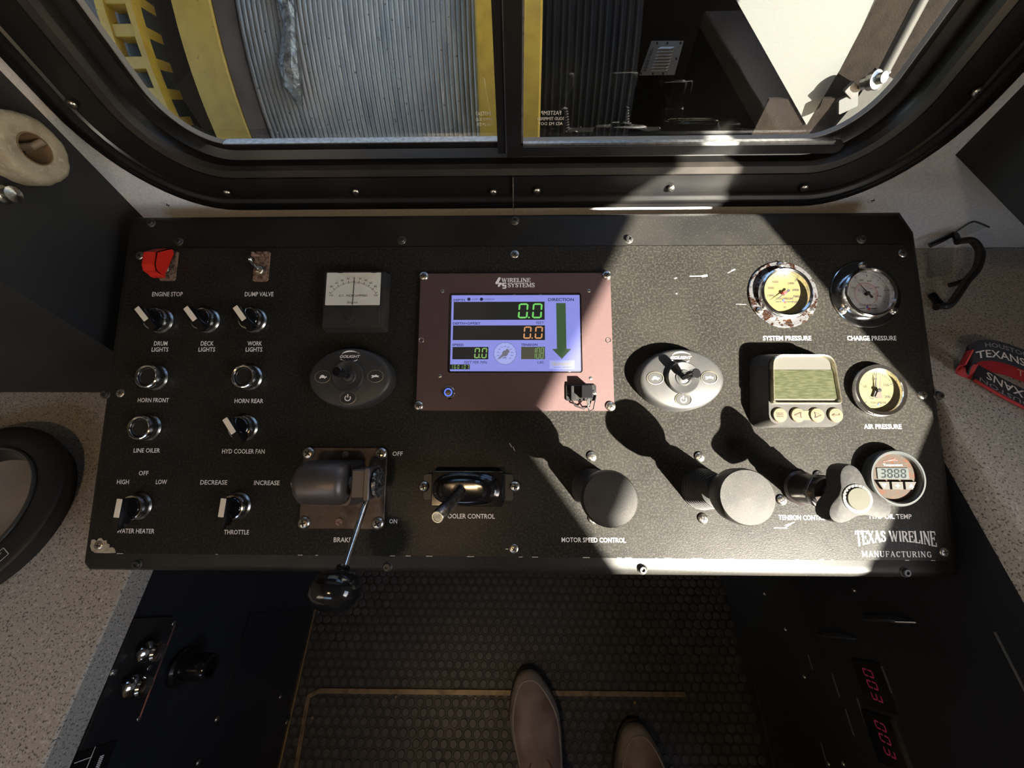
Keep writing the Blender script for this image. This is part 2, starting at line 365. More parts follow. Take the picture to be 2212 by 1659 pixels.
# ---- the window frame: nested rounded mouldings
M_FRAME = mat('black window frame', (.006, .006, .0065), .3, spec=.5, n=(12, (.012, .011, .010), .45, .75), bump=(300, .06, .0004))
M_FRAMEDUST = mat('dusty frame step', (.03, .025, .02), .45, n=(16, (.010, .0095, .009), .4, .7))
M_ALU = mat('brushed aluminium', (.5, .5, .5), .3, .9, n=(200, (.3, .29, .28), .4, .7))
win = struct(empty('window_1', (WCX, WY, WCZ-WHH)))
def wpart(name, prof, m, smooth=40):
    b = B(Matrix.Translation(-Vector(win.location))); b.loft([rloop(*q) for q in prof], False, False); return b.build(name, m, win, smooth)
wpart('clamp_ring', [(0, 0, .13, .4745), (0, 0, .13, .468), (.003, .002, .128, .4655), (.010, .007, .122, .4655), (.012, .009, .12, .4635), (.016, .012, .118, .4620), (.020, .015, .115, .4620), (.023, .018, .112, .4640),
      (.028, .022, .11, .4640), (.030, .0235, .108, .4665)], M_FRAME)
wpart('frame_channel', [(.030, .0235, .108, .4665), (.064, .0455, .09, .4685), (.066, .047, .089, .4640), (.069, .0495, .087, .4630)], M_FRAME)
wpart('frame_step', [(.069, .0495, .087, .4630), (.078, .0575, .08, .4640), (.080, .059, .08, .472)], M_FRAMEDUST)
wpart('inner_frame', [(.080, .059, .08, .472), (.082, .060, .08, .4835), (.096, .070, .07, .4870), (.099, .073, .068, .4855), (.104, .078, .064, .4855)], M_FRAME)
wpart('gasket', [(.104, .078, .064, .4855), (.1045, .0782, .063, .4843), (.1058, .0795, .062, .4843), (.1066, .0803, .061, .4905)], mat('grey gasket', (.22, .22, .22), .6, spec=.2))
def pane(name, x0, x1):
    b = B(Matrix.Translation(-Vector(win.location)))
    o = [(x, z) for x, z in ((p[0], p[2]) for p in rloop(.107, .081, .06, 0)) ]
    o2 = []
    for x, z in o: o2.append((min(max(x, x0), x1), z))
    b.loft([[(x, .4905, z) for x, z in o2], [(x, .4935, z) for x, z in o2]]); return b.build(name, M_PANE, win, None)
pane('pane', -.6, -.024); pane('pane', .006, .6)
MM = Matrix.Translation(-Vector(win.location))
def wbar(name, x0, x1, y0, y1, z0, z1, m):
    b = B(MM); b.box(x0, x1, y0, y1, z0, z1); return b.build(name, m, win, None)
wbar('mullion', -.0255, -.016, .478, .4955, .80, 1.3, M_FRAME)
wbar('mullion', -.0145, .0030, .474, .4955, .797, 1.3, M_FRAME)
wbar('mullion_strip', -.0162, -.0143, .479, .4955, .80, 1.3, M_ALU)
wbar('mullion_strip', .0030, .0052, .4815, .4955, .81, 1.3, M_ALU)
wbar('slide_rail', .0030, .385, .4745, .490, .7985, .8090, M_FRAME)
wbar('slide_rail', .0052, .375, .4785, .4925, .8090, .8112, M_ALU)
wbar('glazing_bead', -.36, -.026, .4812, .4925, .8118, .8130, M_ALU)
wbar('frame_joint', -.0078, -.0068, .4620, .470, .7325, .779, mat('joint gap', (.12, .11, .09), .7))
# the stamp etched into each pane
M_ETCH = mat('etched stamp', (.55, .52, .46), .6)
for nm, cx, w0, mir in (('etching', -.040, .021, False), ('etching', .037, .034, True)):
    b = B()
    add_text(b, 'FASTEMP', 0, .0052, .019 if not mir else .023, .0042, 0, mirror=mir)
    add_text(b, 'SOLID TEMPERED', 0, -.0008, .022 if not mir else .031, .0032, 0, mirror=mir)
    add_text(b, 'AS2 M2 DOT', 0, -.0062, .019 if not mir else .029, .0032, 0, mirror=mir)
    b.v = [(x+cx-win.location.x, .4902-win.location.y, y+.8335-win.location.z) for x, y, z in b.v]
    o = b.build(nm, M_ETCH, win, None)
def screw_mesh(name, rh, hh, cross=True, n=16, dome=.6, slot='+'):
    b = B(); b.lathe([(rh, 0), (rh, hh*.25), (rh*.92, hh*.55), (rh*.65, hh*.85), (rh*.3, hh), (0, hh)], n)
    return b
def cross_mesh(r, z, w):
    b = B()
    for k in range(2):
        a = R(90*k+20); c, s = math.cos(a), math.sin(a)
        b.box(-r, r, -w/2, w/2, z-.0003, z) if k == 0 else b.box(-w/2, w/2, -r, r, z-.0003, z)
    return b
_screw_cache = {}
def add_screw(parent, loc, rot, rh, hh, m, name='screw', rz=0.0, slot=True):
    key = (rh, hh, m.name)
    if key not in _screw_cache:
        sm = screw_mesh('screw', rh, hh).build('screw', m, None); cr = cross_mesh(rh*.5, hh*1.04, rh*.22).build('recess', M_DARKHOLE, None, None)
        _screw_cache[key] = (sm.data, cr.data); bpy.data.objects.remove(sm); bpy.data.objects.remove(cr)
    a, c = _screw_cache[key]
    o = bpy.data.objects.new(name, a); COL.objects.link(o); o.parent = parent; o.location = loc; o.rotation_euler = (Matrix(rot) @ Matrix.Rotation(rz, 3, 'Z')).to_euler() if rot is not None else (0, 0, rz)
    if slot:
        k = bpy.data.objects.new('recess', c); COL.objects.link(k); k.parent = o
    return o
ROT_WALL = Matrix.Rotation(R(90), 3, 'X')       # local z -> -y (into the room)
for px, py in ((155, 227), (490, 418), (768, 416), (1066, 417), (1160, 414), (1450, 409), (1738, 407), (2112, 200)):
    p = onplane(px, py, 1, .462); add_screw(win, Vector((p.x, .4635, p.z))-Vector(win.location), ROT_WALL, .0046, .003, M_STEEL, rz=px*.01)
fw = bpy.data.objects['wall_front']
for px, py in ((364, 441), (1884, 431)):
    p = onplane(px, py, 1, WY); add_screw(fw, (p.x, WY, p.z), ROT_WALL, .0052, .0022, M_GREY_WALL, slot=True)

# ---- black side panels left and right of the window
SM = mat('panel edge', (.07, .06, .045), .6)
b = B(); b.box(-1.0, -.538, .285, WY, .5405, 1.75)
tl = struct(b.build('trim_1', M_BLKPANEL, None, None))
b = B(); b.box(.527, .8, .27, WY, .795, 1.75)
struct(b.build('trim_2', mat('black side lining', (.009, .009, .01), .7, n=(80, (.016, .015, .015), .4, .7)), None, None))

# ---- worktops and cabinets
def speckle(name):
    m = mat(name, (.46, .425, .37), .42, n=(420, (.12, .11, .1), .56, .62), layers=[(260, (.60, .57, .51), .58, .66), (900, (.2, .185, .165), .62, .7)])
    return m
M_SPECK = speckle('speckled laminate')
b = B(); b.rbox(.512, 1.475, .507, .54, .004, .002, -.744, -.2625)
tag(b.build('worktop', M_SPECK), 'beige speckled laminate worktop low on the left side with pale front edge', 'worktop')
b = B(); b.rbox(.297, .895, .622, .655, .004, .002, .6515, .0275)
tag(b.build('worktop', M_SPECK), 'grey speckled laminate worktop right of the console under the lanyard', 'worktop')
M_CAB = mat('black cabinet', (.017, .018, .022), .36, n=(5, (.026, .0275, .033), .4, .7), bump=(30, .05, .002))
cabl = empty('cabinet', (-.75, -.26, 0)); tag(cabl, 'black cabinet under the left worktop with two chrome knobs and an access door', 'cabinet')
TL = Matrix.Translation(-Vector(cabl.location))
b = B(TL); b.box(-1.0, -.4905, -1.0, WY, 0, .5065); b.build('body', M_CAB, cabl, None)
cabr = empty('cabinet', (.65, -.3, 0)); tag(cabr, 'black instrument cabinet with red number displays below the right worktop', 'cabinet')
TR = Matrix.Translation(-Vector(cabr.location))
b = B(TR); b.box(.5035, .8, -.42, WY, 0, .6215); b.build('body', M_CAB, cabr, None)
FXL = Matrix.Rotation(R(90), 4, 'Y')            # local z -> +x (out of the left cabinet), local x -> -z, y -> y
FXR = Matrix.Rotation(R(-90), 4, 'Y')           # local z -> -x
# plate with two chrome pull knobs
def on_left(px, py, x=-.4905): return onplane(px, py, 0, x)
def lplace(p, d=0): return TL @ Matrix.Translation((p.x+d, p.y, p.z)) @ FXL
pl = on_left(290, 1455)
b = B(TL); pts = [(-.022, .5055), (-.022, .447), (-.030, .436), (-.137, .436), (-.147, .447), (-.147, .5055)]
b.loft([[(-.4905, y, z) for y, z in pts], [(-.4855, y, z) for y, z in pts]]); plate = b.build('switch_plate', M_SATIN, cabl, None)
b = B(TL); b.tube([(-.4856, -.032, .4365), (-.4856, -.135, .4365)], .0013, 8); b.build('plate_edge', mat('copper edge', (.22, .09, .08), .4, .5), cabl)
for px, py in ((300, 1408), (268, 1482)):
    p = on_left(px, py, -.486)
    b = B(lplace(p)); b.lathe([(.004, 0), (.004, .006), (.011, .008), (.012, .0105), (.010, .013), (.005, .016), (.005, .020), (.0105, .022), (.0115, .0245), (.010, .0275), (.006, .0285), (0, .0287)], 24); b.build('pull_knob', M_CHROME, cabl)
p = on_left(390, 1440)
b = B(lplace(p)); b.lathe([(.025, 0), (.025, .005), (.022, .008), (.0215, .014), (.0175, .0145), (.0175, .042), (.016, .045), (.012, .045), (.0115, .038), (0, .038)], 32); b.build('socket', M_GLOSSBLK, cabl)
b = B(TL); q = [(-.170, .262), (-.172, .09), (-.150, .075), (-.02, .075), (-.02, .262)]
b.loft([[(-.4905, y, z) for y, z in q], [(-.4880, y, z) for y, z in q]]); b.build('access_door', mat('access door', (.014, .015, .019), .3, n=(6, (.02, .021, .025), .4, .7)), cabl, None)
for px, py in ((245, 1452), (320, 1443), (298, 1552), (468, 1553), (605, 1505), (428, 1647), (619, 1560), (373, 1347)):
    p = on_left(px, py, -.4875); add_screw(cabl, Vector(TL @ p), FXL.to_3x3(), .0042, .0028, M_STEEL, slot=False)
b = B(TL); b.box(-.4905, -.4885, -.19, -.150, .455, .5055); b.build('label_plate', M_GLOSSBLK, cabl, None)
b = B(TL); b.box(-.4887, -.4882, -.1585, -.1578, .483, .503); b.box(-.4887, -.4882, -.168, -.149, .4835, .4842); b.box(-.4887, -.4882, -.178, -.1773, .49, .505)
for i in range(7): b.box(-.4887, -.4882, -.1615-i*.0017, -.1605-i*.0017, .4665, .4715)
b.build('label_marks', M_WHITE, cabl, None)
b = B(TL); b.box(-.4905, -.4885, -.3, WY-.01, .0, .0035); b.build('floor_trim', M_GOLD, cabl, None)
# right instrument cabinet
def on_right(px, py, x=.5035): return onplane(px, py, 0, x)
for (px, py, sy, sz) in ((1890, 1480, .056, .05), (1915, 1600, .056, .05)):
    b = B(TR); p = on_right(px, py); b.box(.500, .5035, p.y-sy/2, p.y+sy/2, p.z-sz/2, p.z+sz/2); b.build('display_window', M_GLOSSBLK, cabr, None)
M_LED = mat('red led', (.1, .01, .02), .4, emit=((.75, .05, .14), .10))
for px, py in ((1885, 1480), (1912, 1597)):
    p = on_right(px, py, .4995); b = B()
    for i, ch in enumerate('003'): seg_digit(b, ch, -.0195+i*.0135, -.0090, .0095, .0175, 0, .0019, .12)
    # reading direction runs towards -y, letters upright in z, facing -x
    b.v = [(p.x-.0002, p.y-x, p.z+y) for x, y, z in b.v]; b.v = [tuple(TR @ Vector(q)) for q in b.v]
    b.build('number_display', M_LED, cabr, None)
for px, py, ly in ((1915, 1468, .03), (1937, 1588, .03), (1860, 1535, .03), (1805, 1480, .03), (1750, 1430, .02), (1870, 1560, .025), (1835, 1560, .03), (1780, 1630, .03)):
    b = B(TR); p = on_right(px, py, .503); b.box(.5025, .5036, p.y-ly/2, p.y+ly/2, p.z-.0012, p.z+.0012)
    b.build('print_line', mat('grey print', (.10, .11, .11), .5), cabr, None)
for px, py in ((1795, 1374), (1905, 1340)):
    b = B(TR); p = on_right(px, py, .4975); b.tube([(p.x, p.y, p.z-.03), (p.x-.006, p.y, p.z-.012), (p.x-.006, p.y, p.z+.03), (p.x+.006, p.y, p.z+.045)], .0022, 8)
    b.build('wire_handle', M_CHROME, cabr)
for px, py in ((1652, 1283), (1845, 1275), (1697, 1360), (1738, 1462), (1790, 1650), (1822, 1650)):
    p = on_right(px, py, .5035); add_screw(cabr, Vector(TR @ p), FXR.to_3x3(), .0035, .003, M_STEEL, slot=False)
for px, py in ((1600, 1480), (1640, 1520)):
    p = on_right(px, py, .5035); b = B(TR)
    b.box(.4985, .5035, -.30, p.y+.05, p.z-.004, p.z+.004); b.build('door_rail', M_SATIN, cabr, None)
b = B(TR); p0 = on_right(2150, 1365); b.box(.502, .5036, -.3, p0.y, p0.z-.0008, p0.z+.0008); b.build('seam', mat('seam grey', (.12, .13, .13), .5), cabr, None)

# ---- floor details
M_STUD = mat('rubber stud', (.044, .045, .047), .4, n=(30, (.075, .077, .08), .45, .75))
me = None
b = B(); pit = .0195; nrow = 0
y = -.36
while y < .2:
    x = -.487 + (pit/2 if nrow % 2 else 0)
    while x < .50:
        r = .0082
        b.loft([[(x+q*math.cos(R(36*i)), y+q*math.sin(R(36*i)), zz) for i in range(10)] for q, zz in ((r, -.0005), (r, .0006), (r*.88, .0013))], False, True)
        x += pit
    y += pit*.866; nrow += 1
st = b.build('stud', M_STUD, floor, None); st['kind'] = 'stuff'
M_TRIM = mat('worn brass trim', (.26, .20, .135), .42, .6, n=(60, (.12, .09, .06), .45, .7))
def fl(px, py, z=.002): return onplane(px, py, 2, z)
b = B()
a0, a1, a2 = fl(640, 1659), fl(664, 1520), fl(690, 1492); a3 = fl(1480, 1500)
path = [Vector((a0.x, -.45, .002)), a0, a1, fl(668, 1504), a2, a3]
b.ribbon(path, [(1, 0, 0), (1, 0, 0), (1, .2, 0), (.8, -.6, 0), (0, -1, 0), (0, -1, 0)], .009, .004)
b.build('hatch_trim', M_TRIM, floor, None)
for px, py in ((855, 1505), (1027, 1508), (1198, 1510), (1372, 1518), (674, 1551)):
    p = fl(px, py, .002); add_screw(floor, (p.x, p.y, .001), None, .004, .0022, M_TRIM, slot=False)
b = B(); b.box(.40, .4025, -.36, -.05, 0, .0008); b.build('mat_seam', M_DARKHOLE, floor, None)

# ================================================================== outside the window
M_DECK = mat('dark deck', (.02, .02, .02), .7)
b = B(); b.box(-4.5, 4.5, .52, 3.2, -.06, -.02); struct(b.build('ground', M_DECK, None, None))
DY, DZ, DR = 1.329, .473, .45
M_WIRE = mat('galvanised wire', (.40, .375, .335), .45, .25, n=(9, (.25, .245, .235), .42, .68), layers=[(120, (.10, .09, .08), .66, .72)], bump=(250, .15, .0006))
M_YEL = mat('yellow paint', (.50, .30, .03), .5, n=(40, (.40, .225, .022), .4, .7), layers=[(120, (.06, .035, .015), .70, .74)], bump=(150, .15, .001))
M_DKSTEEL = mat('dark steel', (.045, .04, .042), .5, .3, n=(20, (.02, .018, .018), .4, .7))
drum = empty('cable_drum', (-.25, DY, DZ-.56)); tag(drum, 'large winch drum of grey wire rope with yellow flanges outside the left pane', 'cable drum')
AX = Matrix.Rotation(R(90), 4, 'Y')             # local z -> +x
def dM(x): return Matrix.Translation(Vector((x, DY, DZ))-Vector(drum.location)) @ AX
b = B(dM(-.553)); b.lathe([(.445, 0), (.445, .47)], 72); b.build('core', M_DKSTEEL, drum)
pitch = (.553-.083)/47; rw = pitch*.53
ringb = B(); NS = 64
loops = []
for k in range(9):
    a = math.pi*k/8
    r = DR-.002 + rw*math.sin(a); z = -rw*math.cos(a)
    loops.append([(r*math.cos(2*math.pi*i/NS), r*math.sin(2*math.pi*i/NS), z) for i in range(NS)])
ringb.loft(loops, False, False); r0 = ringb.build('wire_wrap', M_WIRE, drum)
for i in range(47):
    o = r0 if i == 0 else r0.copy()
    if i: COL.objects.link(o); o.parent = drum
    o.matrix_local = dM(-.553+pitch*(i+.5)) @ Matrix.Rotation(R(17*i), 4, 'Z')
def flange(name, x0, x1, R1):
    f = B(dM(x0)); f.lathe_open([(.43, 0), (R1-.006, 0), (R1, .004), (R1, x1-x0-.004), (R1-.006, x1-x0), (.43, x1-x0)], 96); return f
flange('flange', -.632, -.556, .52).build('flange', M_YEL, drum); flange('flange', -.080, .043, .52).build('flange', M_YEL, drum)
fb = B(dM(-.5565)); fb.lathe_open([(.44, .0012), (.517, .0012)], 96); fb.build('flange_face', mat('worn flange face', (.10, .075, .065), .5, .2, n=(15, (.05, .035, .03), .4, .7)), drum, None)
# the kinked strand lying over the wraps
pts = []; rad = []
for k in range(17):
    t = k/16; ang = R(92+t*64)          # over the top and down the front of the drum
    x = -.452 + .012*math.sin(t*4.4) + .006*math.sin(t*19)
    rr = DR+rw+.004
    pts.append((x-drum.location.x, DY+rr*math.cos(ang)-drum.location.y, DZ+rr*math.sin(ang)-drum.location.z)); rad.append((.017 if k < 16 else .006)*(1+.3*math.sin(t*23)))
b = B(); b.tube(pts, rad, 10); b.build('crossed_strand', mat('crossed wire', (.3, .3, .29), .4, .7, n=(70, (.1, .1, .09), .42, .65), bump=(120, .9, .004)), drum)
# lantern gear on the far left
gear = empty('drum_gear', (-.72, DY, -.06)); tag(gear, 'yellow toothed ring gear beside the drum at the far left of the window', 'gear')
def gM(x): return Matrix.Translation(Vector((x, DY, DZ))-Vector(gear.location)) @ AX
b = B(gM(-.770)); b.lathe_open([(.50, 0), (.52, 0), (.52, .016), (.50, .016), (.50, 0)], 72); b.build('rim', M_YEL, gear)
b = B(gM(-.707)); b.lathe_open([(.508, 0), (.528, 0), (.528, .011), (.508, .011), (.508, 0)], 72); b.build('rim', M_YEL, gear)
b = B(gM(-.76)); b.lathe([(.487, 0), (.487, .050), (.509, .052), (.509, .0615), (.40, .063)], 72); b.build('hub', mat('dark hub', (.018, .022, .02), .6), gear)
tb = B(); tb.rbox(.019, .062, .47, .517, .002, .001); t0 = tb.build('tooth', M_YEL, gear, None)
for i in range(68):
    o = t0 if i == 0 else t0.copy()
    if i: COL.objects.link(o); o.parent = gear
    o.matrix_local = Matrix.Translation(Vector((-.729, DY, DZ))-Vector(gear.location)) @ Matrix.Rotation(R(i*360/68), 4, 'X') @ Matrix.Rotation(R(90), 4, 'Z')
# dark frame between the gear and the drum, and a dark backdrop
b = B(); b.box(-4.5, 4.5, 3.17, 3.2, -.02, 2.6); struct(b.build('trim_3', mat('dark truck body', (.012, .012, .014), .7), None, None))
b = B(); b.lathe([(.41, 0), (.41, .05)], 48)
b.v = [(-.695+z, DY+x, DZ+y) for x, y, z in b.v]
tag(b.build('bearing_plate', mat('bearing plate', (.02, .022, .026), .55, n=(14, (.04, .04, .042), .45, .7)), None), 'dark round bearing plate between the ring gear and the yellow drum flange', 'plate')
# ribbed black cover right of the drum
cover = empty('drum_cover', (.2, DY, -.06)); tag(cover, 'ribbed black drum cover behind the reflections in the right pane', 'drum cover')
M_COVER = mat('black cover', (.003, .0026, .0025), .6, spec=.1, n=(12, (.007, .006, .0055), .45, .75))
cM = lambda x: Matrix.Translation(Vector((x, DY, DZ))-Vector(cover.location)) @ AX
b = B(cM(.045)); b.lathe([(.45, 0), (.45, .195)], 64); b.build('shell', M_COVER, cover)
rb = B(); loops = []
for k in range(5):
    a = math.pi*k/4; rr_ = .4495+.0035*math.sin(a); z = -.0045*math.cos(a)
    loops.append([(rr_*math.cos(2*math.pi*i/56), rr_*math.sin(2*math.pi*i/56), z) for i in range(56)])
rb.loft(loops, False, False); r0 = rb.build('rib', M_COVER, cover)
for i in range(13):
    o = r0 if i == 0 else r0.copy()
    if i: COL.objects.link(o); o.parent = cover
    o.matrix_local = cM(.055+i*.0145+random.uniform(-.002, .002))
# black sheet with louvred vent, white body panel, brown wall
EY = 1.0
M_BSHEET = mat('black sheet', (.0018, .0018, .0019), .9, spec=.05, n=(30, (.003, .003, .003), .45, .7), layers=[(250, (.006, .006, .006), .6, .75)], bump=(150, .5, .002))
SN = Vector((-.86, -.51, 0)).normalized(); SP = Vector((.685, 1.03, .7)); ST = Vector((.51, -.86, 0)).normalized()
def onsheet(px, py, lift=0.0):
    d_ = ray(px, py); return CAM + d_*((SP+SN*lift-CAM).dot(SN)/d_.dot(SN))
b = B(); e0, e1 = SP-ST*1.1, SP
b.loft([[(e.x-SN.x*k, e.y-SN.y*k, z) for e, k in ((e0, 0), (e1, 0), (e1, .008), (e0, .008))] for z in (-.02, 1.6)])
bs = b.build('steel_sheet', M_BSHEET, None, None); tag(bs, 'scuffed black steel sheet behind the right window pane', 'panel')
vent = empty('louvre_vent', onsheet(1420, 162, .002)); tag(vent, 'small metal louvre vent plate on the black sheet behind the right pane', 'vent')
vo = Vector(vent.location)
c1, c2, c3, c4 = [onsheet(px, py, .004) for px, py in ((1407, 89), (1475, 89), (1455, 162), (1381, 163))]
M_VENT = mat('vent metal', (.5, .44, .38), .5, .1, n=(200, (.45, .39, .34), .45, .7))
b = B(Matrix.Translation(-vo)); q = [c4, c3, c2, c1]
b.loft([[tuple(p-SN*.004) for p in q], [tuple(p) for p in q]]); b.build('plate', M_VENT, vent, None)
def vq(s, t): p = (c4*(1-s)+c3*s)*(1-t)+(c1*(1-s)+c2*s)*t; return p-vo
M_LOUV = mat('bright louvre', (.95, .86, .74), .4)
for i in range(8):
    t = .13+i*.093; b = B()
    a, c = vq(.38, t), vq(.80, t); a2, c2_ = vq(.40, t+.07), vq(.82, t+.07)
    b.loft([[tuple(a+(SN*0.0014+Vector((0, 0, 0)))), tuple(a+(SN*0.0126+Vector((0, 0, .003)))), tuple(a2+(SN*0.0014+Vector((0, 0, 0))))], [tuple(c+(SN*0.0014+Vector((0, 0, 0)))), tuple(c+(SN*0.0126+Vector((0, 0, .003)))), tuple(c2_+(SN*0.0014+Vector((0, 0, 0))))]])
    b.build('louvre', M_LOUV, vent, None)
    b = B(); a, c = vq(.10, t), vq(.16, t); a2, c2_ = vq(.12, t+.06), vq(.18, t+.06)
    b.loft([[tuple(a+(SN*0.0014+Vector((0, 0, 0)))), tuple(a+(SN*0.0098+Vector((0, 0, .003)))), tuple(a2+(SN*0.0014+Vector((0, 0, 0))))], [tuple(c+(SN*0.0014+Vector((0, 0, 0)))), tuple(c+(SN*0.0098+Vector((0, 0, .003)))), tuple(c2_+(SN*0.0014+Vector((0, 0, 0))))]])
    b.build('slot_edge', M_ALU, vent, None)
for s, t in ((.22, .95), (.55, .95), (.95, .95), (.95, .5), (.04, .06), (.4, .05), (.7, .05)):
    p = vq(s, t); add_screw(vent, p, SN.to_track_quat('Z', 'Y').to_matrix(), .0035, .002, M_DKSTEEL, name='rivet', slot=False)
M_WBODY = mat('white body paint', (.062, .062, .059), .6, n=(500, (.052, .052, .049), .45, .65), bump=(600, .2, .0006))
t0, t1 = onplane(1590, 0, 1, EY), onplane(1741, 268, 1, EY); t2, t3 = onplane(1890, 0, 1, EY), onplane(1812, 150, 1, EY)
d = (t0-t1)*1.9
b = B(); q = [t1, t3, t2, Vector((t2.x+.02, EY, 1.45)), Vector((t1.x+d.x, EY, t1.z+d.z)), Vector((t0.x, EY, t0.z))]
b.loft([[(p.x, EY-.004, p.z) for p in q], [(p.x, EY+.010, p.z) for p in q]])
tag(b.build('white_fender', M_WBODY, None, None), 'sunlit white fender sheet tapering to a point in the right pane', 'fender')
M_BROWN = mat('brown dusty wall', (.007, .0047, .0033), .9, spec=.1, n=(40, (.004, .0026, .0018), .4, .7), layers=[(400, (.011, .0085, .0062), .58, .72)], bump=(300, .6, .002))
b = B(); q0 = onplane(1665, 230, 1, EY); b.box(q0.x-.01, 1.5, EY+.002, EY+.011, -.02, .62); b.box(.69, 1.5, EY+.03, EY+.05, -.02, 1.6)
tag(b.build('rear_wall', M_BROWN, None, None), 'brown dusty wall beyond the white panel at the right end of the window', 'wall')
b = B(); p0, p1 = onplane(1990, 0, 1, .95), onplane(1890, 190, 1, .95)
b.tube([p0+(p0-p1), p1], .011, 12); tag(b.build('grey_pipe', mat('grey pipe', (.03, .029, .028), .5), None), 'slanted grey pipe in front of the brown wall', 'pipe')
cl = empty('hose_clamp', onplane(1865, 180, 1, .95)); tag(cl, 'shiny metal hose fitting at the lower end of the grey pipe', 'fitting')
clo = Vector(cl.location)
b = B(); b.lathe([(.012, 0), (.012, .012), (.017, .014), (.017, .026), (.010, .028), (.010, .04), (0, .041)], 18); b.M = Matrix.Identity(4); o = b.build('body', M_DCHROME, cl); o.rotation_euler = (R(50), R(25), 0)
b = B(); b.rbox(.03, .02, -.004, .004, .003); o = b.build('bracket', M_DKSTEEL, cl); o.rotation_euler = (R(80), R(30), 0); o.location = (-.015, 0, -.012)
hk = empty('bracket_block', onplane(1830, 222, 1, .95)); tag(hk, 'small pale angled bracket low on the brown wall', 'bracket')
b = B(); b.rbox(.034, .03, -.006, .006, .003); o = b.build('block', mat('pale block', (.016, .016, .016), .6), hk); o.rotation_euler = (R(75), R(-30), 0)
b = B(); b.tube([(.02, 0, .03), (.03, 0, .05), (.045, 0, .055)], .004, 8); b.build('hook', M_CHROME, hk)
b = B(); q = [onplane(px, py, 1, .97) for px, py in ((1790, 290), (1840, 230), (1895, 150), (1960, 190), (1900, 290))]
b.loft([[(p.x, .97, p.z) for p in q], [(p.x, .98, p.z) for p in q]]); tag(b.build('mud_guard', mat('grey guard', (.010, .009, .008), .7, n=(40, (.007, .006, .005), .4, .7)), None, None), 'dusty grey guard plate in the lower right corner of the window', 'guard')

# ================================================================== the control console
ROTP = Matrix.Rotation(TILT, 3, 'X')
con = empty('control_console', PO, (TILT, 0, 0)); tag(con, 'black sloping winch control console with white lettering below the window', 'console')
HB = -.0022
def cpt(px, py, h=HB): p = pan(px, py, h); return (p.x, p.y)
top_y = pan(1106, 456).y; u0, u1 = pan(165, 1235).x, pan(2090, 1250).x; bot_y = pan(1106, 1246).y
out = [(u0, bot_y+.006), (u0+.006, bot_y), (u1-.006, bot_y), (u1, bot_y+.006), (u1, pan(1985, 492).y), (u1-.013, top_y), (u0+.004, top_y), (u0, top_y-.004)]
def inset(pts, d):
    cx = (u0+u1)/2; cy = (bot_y+top_y)/2
    return [(x-math.copysign(d, x-cx), y-math.copysign(d, y-cy)) for x, y in pts]
b = B(); b.stack([(inset(out, .001), -.052), (out, -.048), (out, HB-.009), (inset(out, .0012), HB-.005), (inset(out, .004), HB-.0016), (inset(out, .009), HB)])
b.build('housing', M_BEZEL, con, 50)
b = B(); b.box(u0+.03, u1-.004, .24, top_y-.004, -.13, -.05); b.build('rear_skirt', M_SATIN, con, None)
pc = [pan(283, 533), pan(1968, 531), pan(2058, 1213), pan(192, 1195)]
fx0, fx1 = (pc[0].x+pc[3].x)/2, (pc[1].x+pc[2].x)/2; fy1, fy0 = (pc[0].y+pc[1].y)/2, (pc[2].y+pc[3].y)/2
fo = rrect(fx1-fx0, fy1-fy0, .009, 6, (fx0+fx1)/2, (fy0+fy1)/2); fi = rrect(fx1-fx0-.0008, fy1-fy0-.0008, .0086, 6, (fx0+fx1)/2, (fy0+fy1)/2)
b = B(); b.stack([(fo, HB-.001), (fo, -.0004), (fi, 0)]); b.build('faceplate', M_PANEL, con, None)
# chipped paint in the lower left corner
chip = [(198, 1166), (204, 1165), (209, 1169), (213, 1163), (219, 1162), (224, 1168), (230, 1167), (231, 1174), (237, 1176), (236, 1183), (243, 1182), (248, 1186), (250, 1194), (232, 1195), (205, 1194), (198, 1189), (195, 1180)]
b = B(); b.prism([tuple(pan(x, y)) for x, y in chip][::-1], -.001, .0002); b.build('paint_chip', mat('bare primer', (.42, .37, .28), .7, n=(120, (.25, .21, .16), .5, .7)), con, None)
b = B()
rng = random.Random(3)
for k in range(26):       # nicks of bare metal along the lower edge of the faceplate
    x = fx0+.02+rng.random()*(fx1-fx0-.04); l = .0015+rng.random()*.007
    b.line(x, fy0+.0004, x+l, fy0+.0004, .0007, .0001)
for (x0, y0, x1, y1, w) in ((1457, 602, 1462, 600, .0012), (1490, 597, 1527, 596, .0011), (1516, 597, 1528, 595, .0026), (1572, 590, 1587, 582, .0007), (1580, 585, 1588, 582, .0016), (1460, 634, 1463, 635, .0014), (1672, 1140, 1700, 1141, .0009), (1695, 1140, 1715, 1128, .0008), (1695, 1135, 1716, 1128, .0007), (1590, 657, 1612, 658, .0005), (1092, 1186, 1098, 1186, .0008), (1100, 957, 1106, 966, .0007), (1108, 965, 1112, 974, .0007)):
    p, q = pan(x0, y0), pan(x1, y1); b.line(p.x, p.y, q.x, q.y, w, .0001)
b.build('scratch', mat('bare scratch', (.62, .6, .54), .5), con, None)['kind'] = 'stuff'
for px, py in ((302, 552), (1112, 549), (1950, 547), (260, 849), (1993, 853), (213, 1178), (1110, 1186), (2040, 1193)):
    p = pan(px, py); add_screw(con, (p.x, p.y, -.0002), None, .0052, .0015, M_STEEL, rz=px*.7)
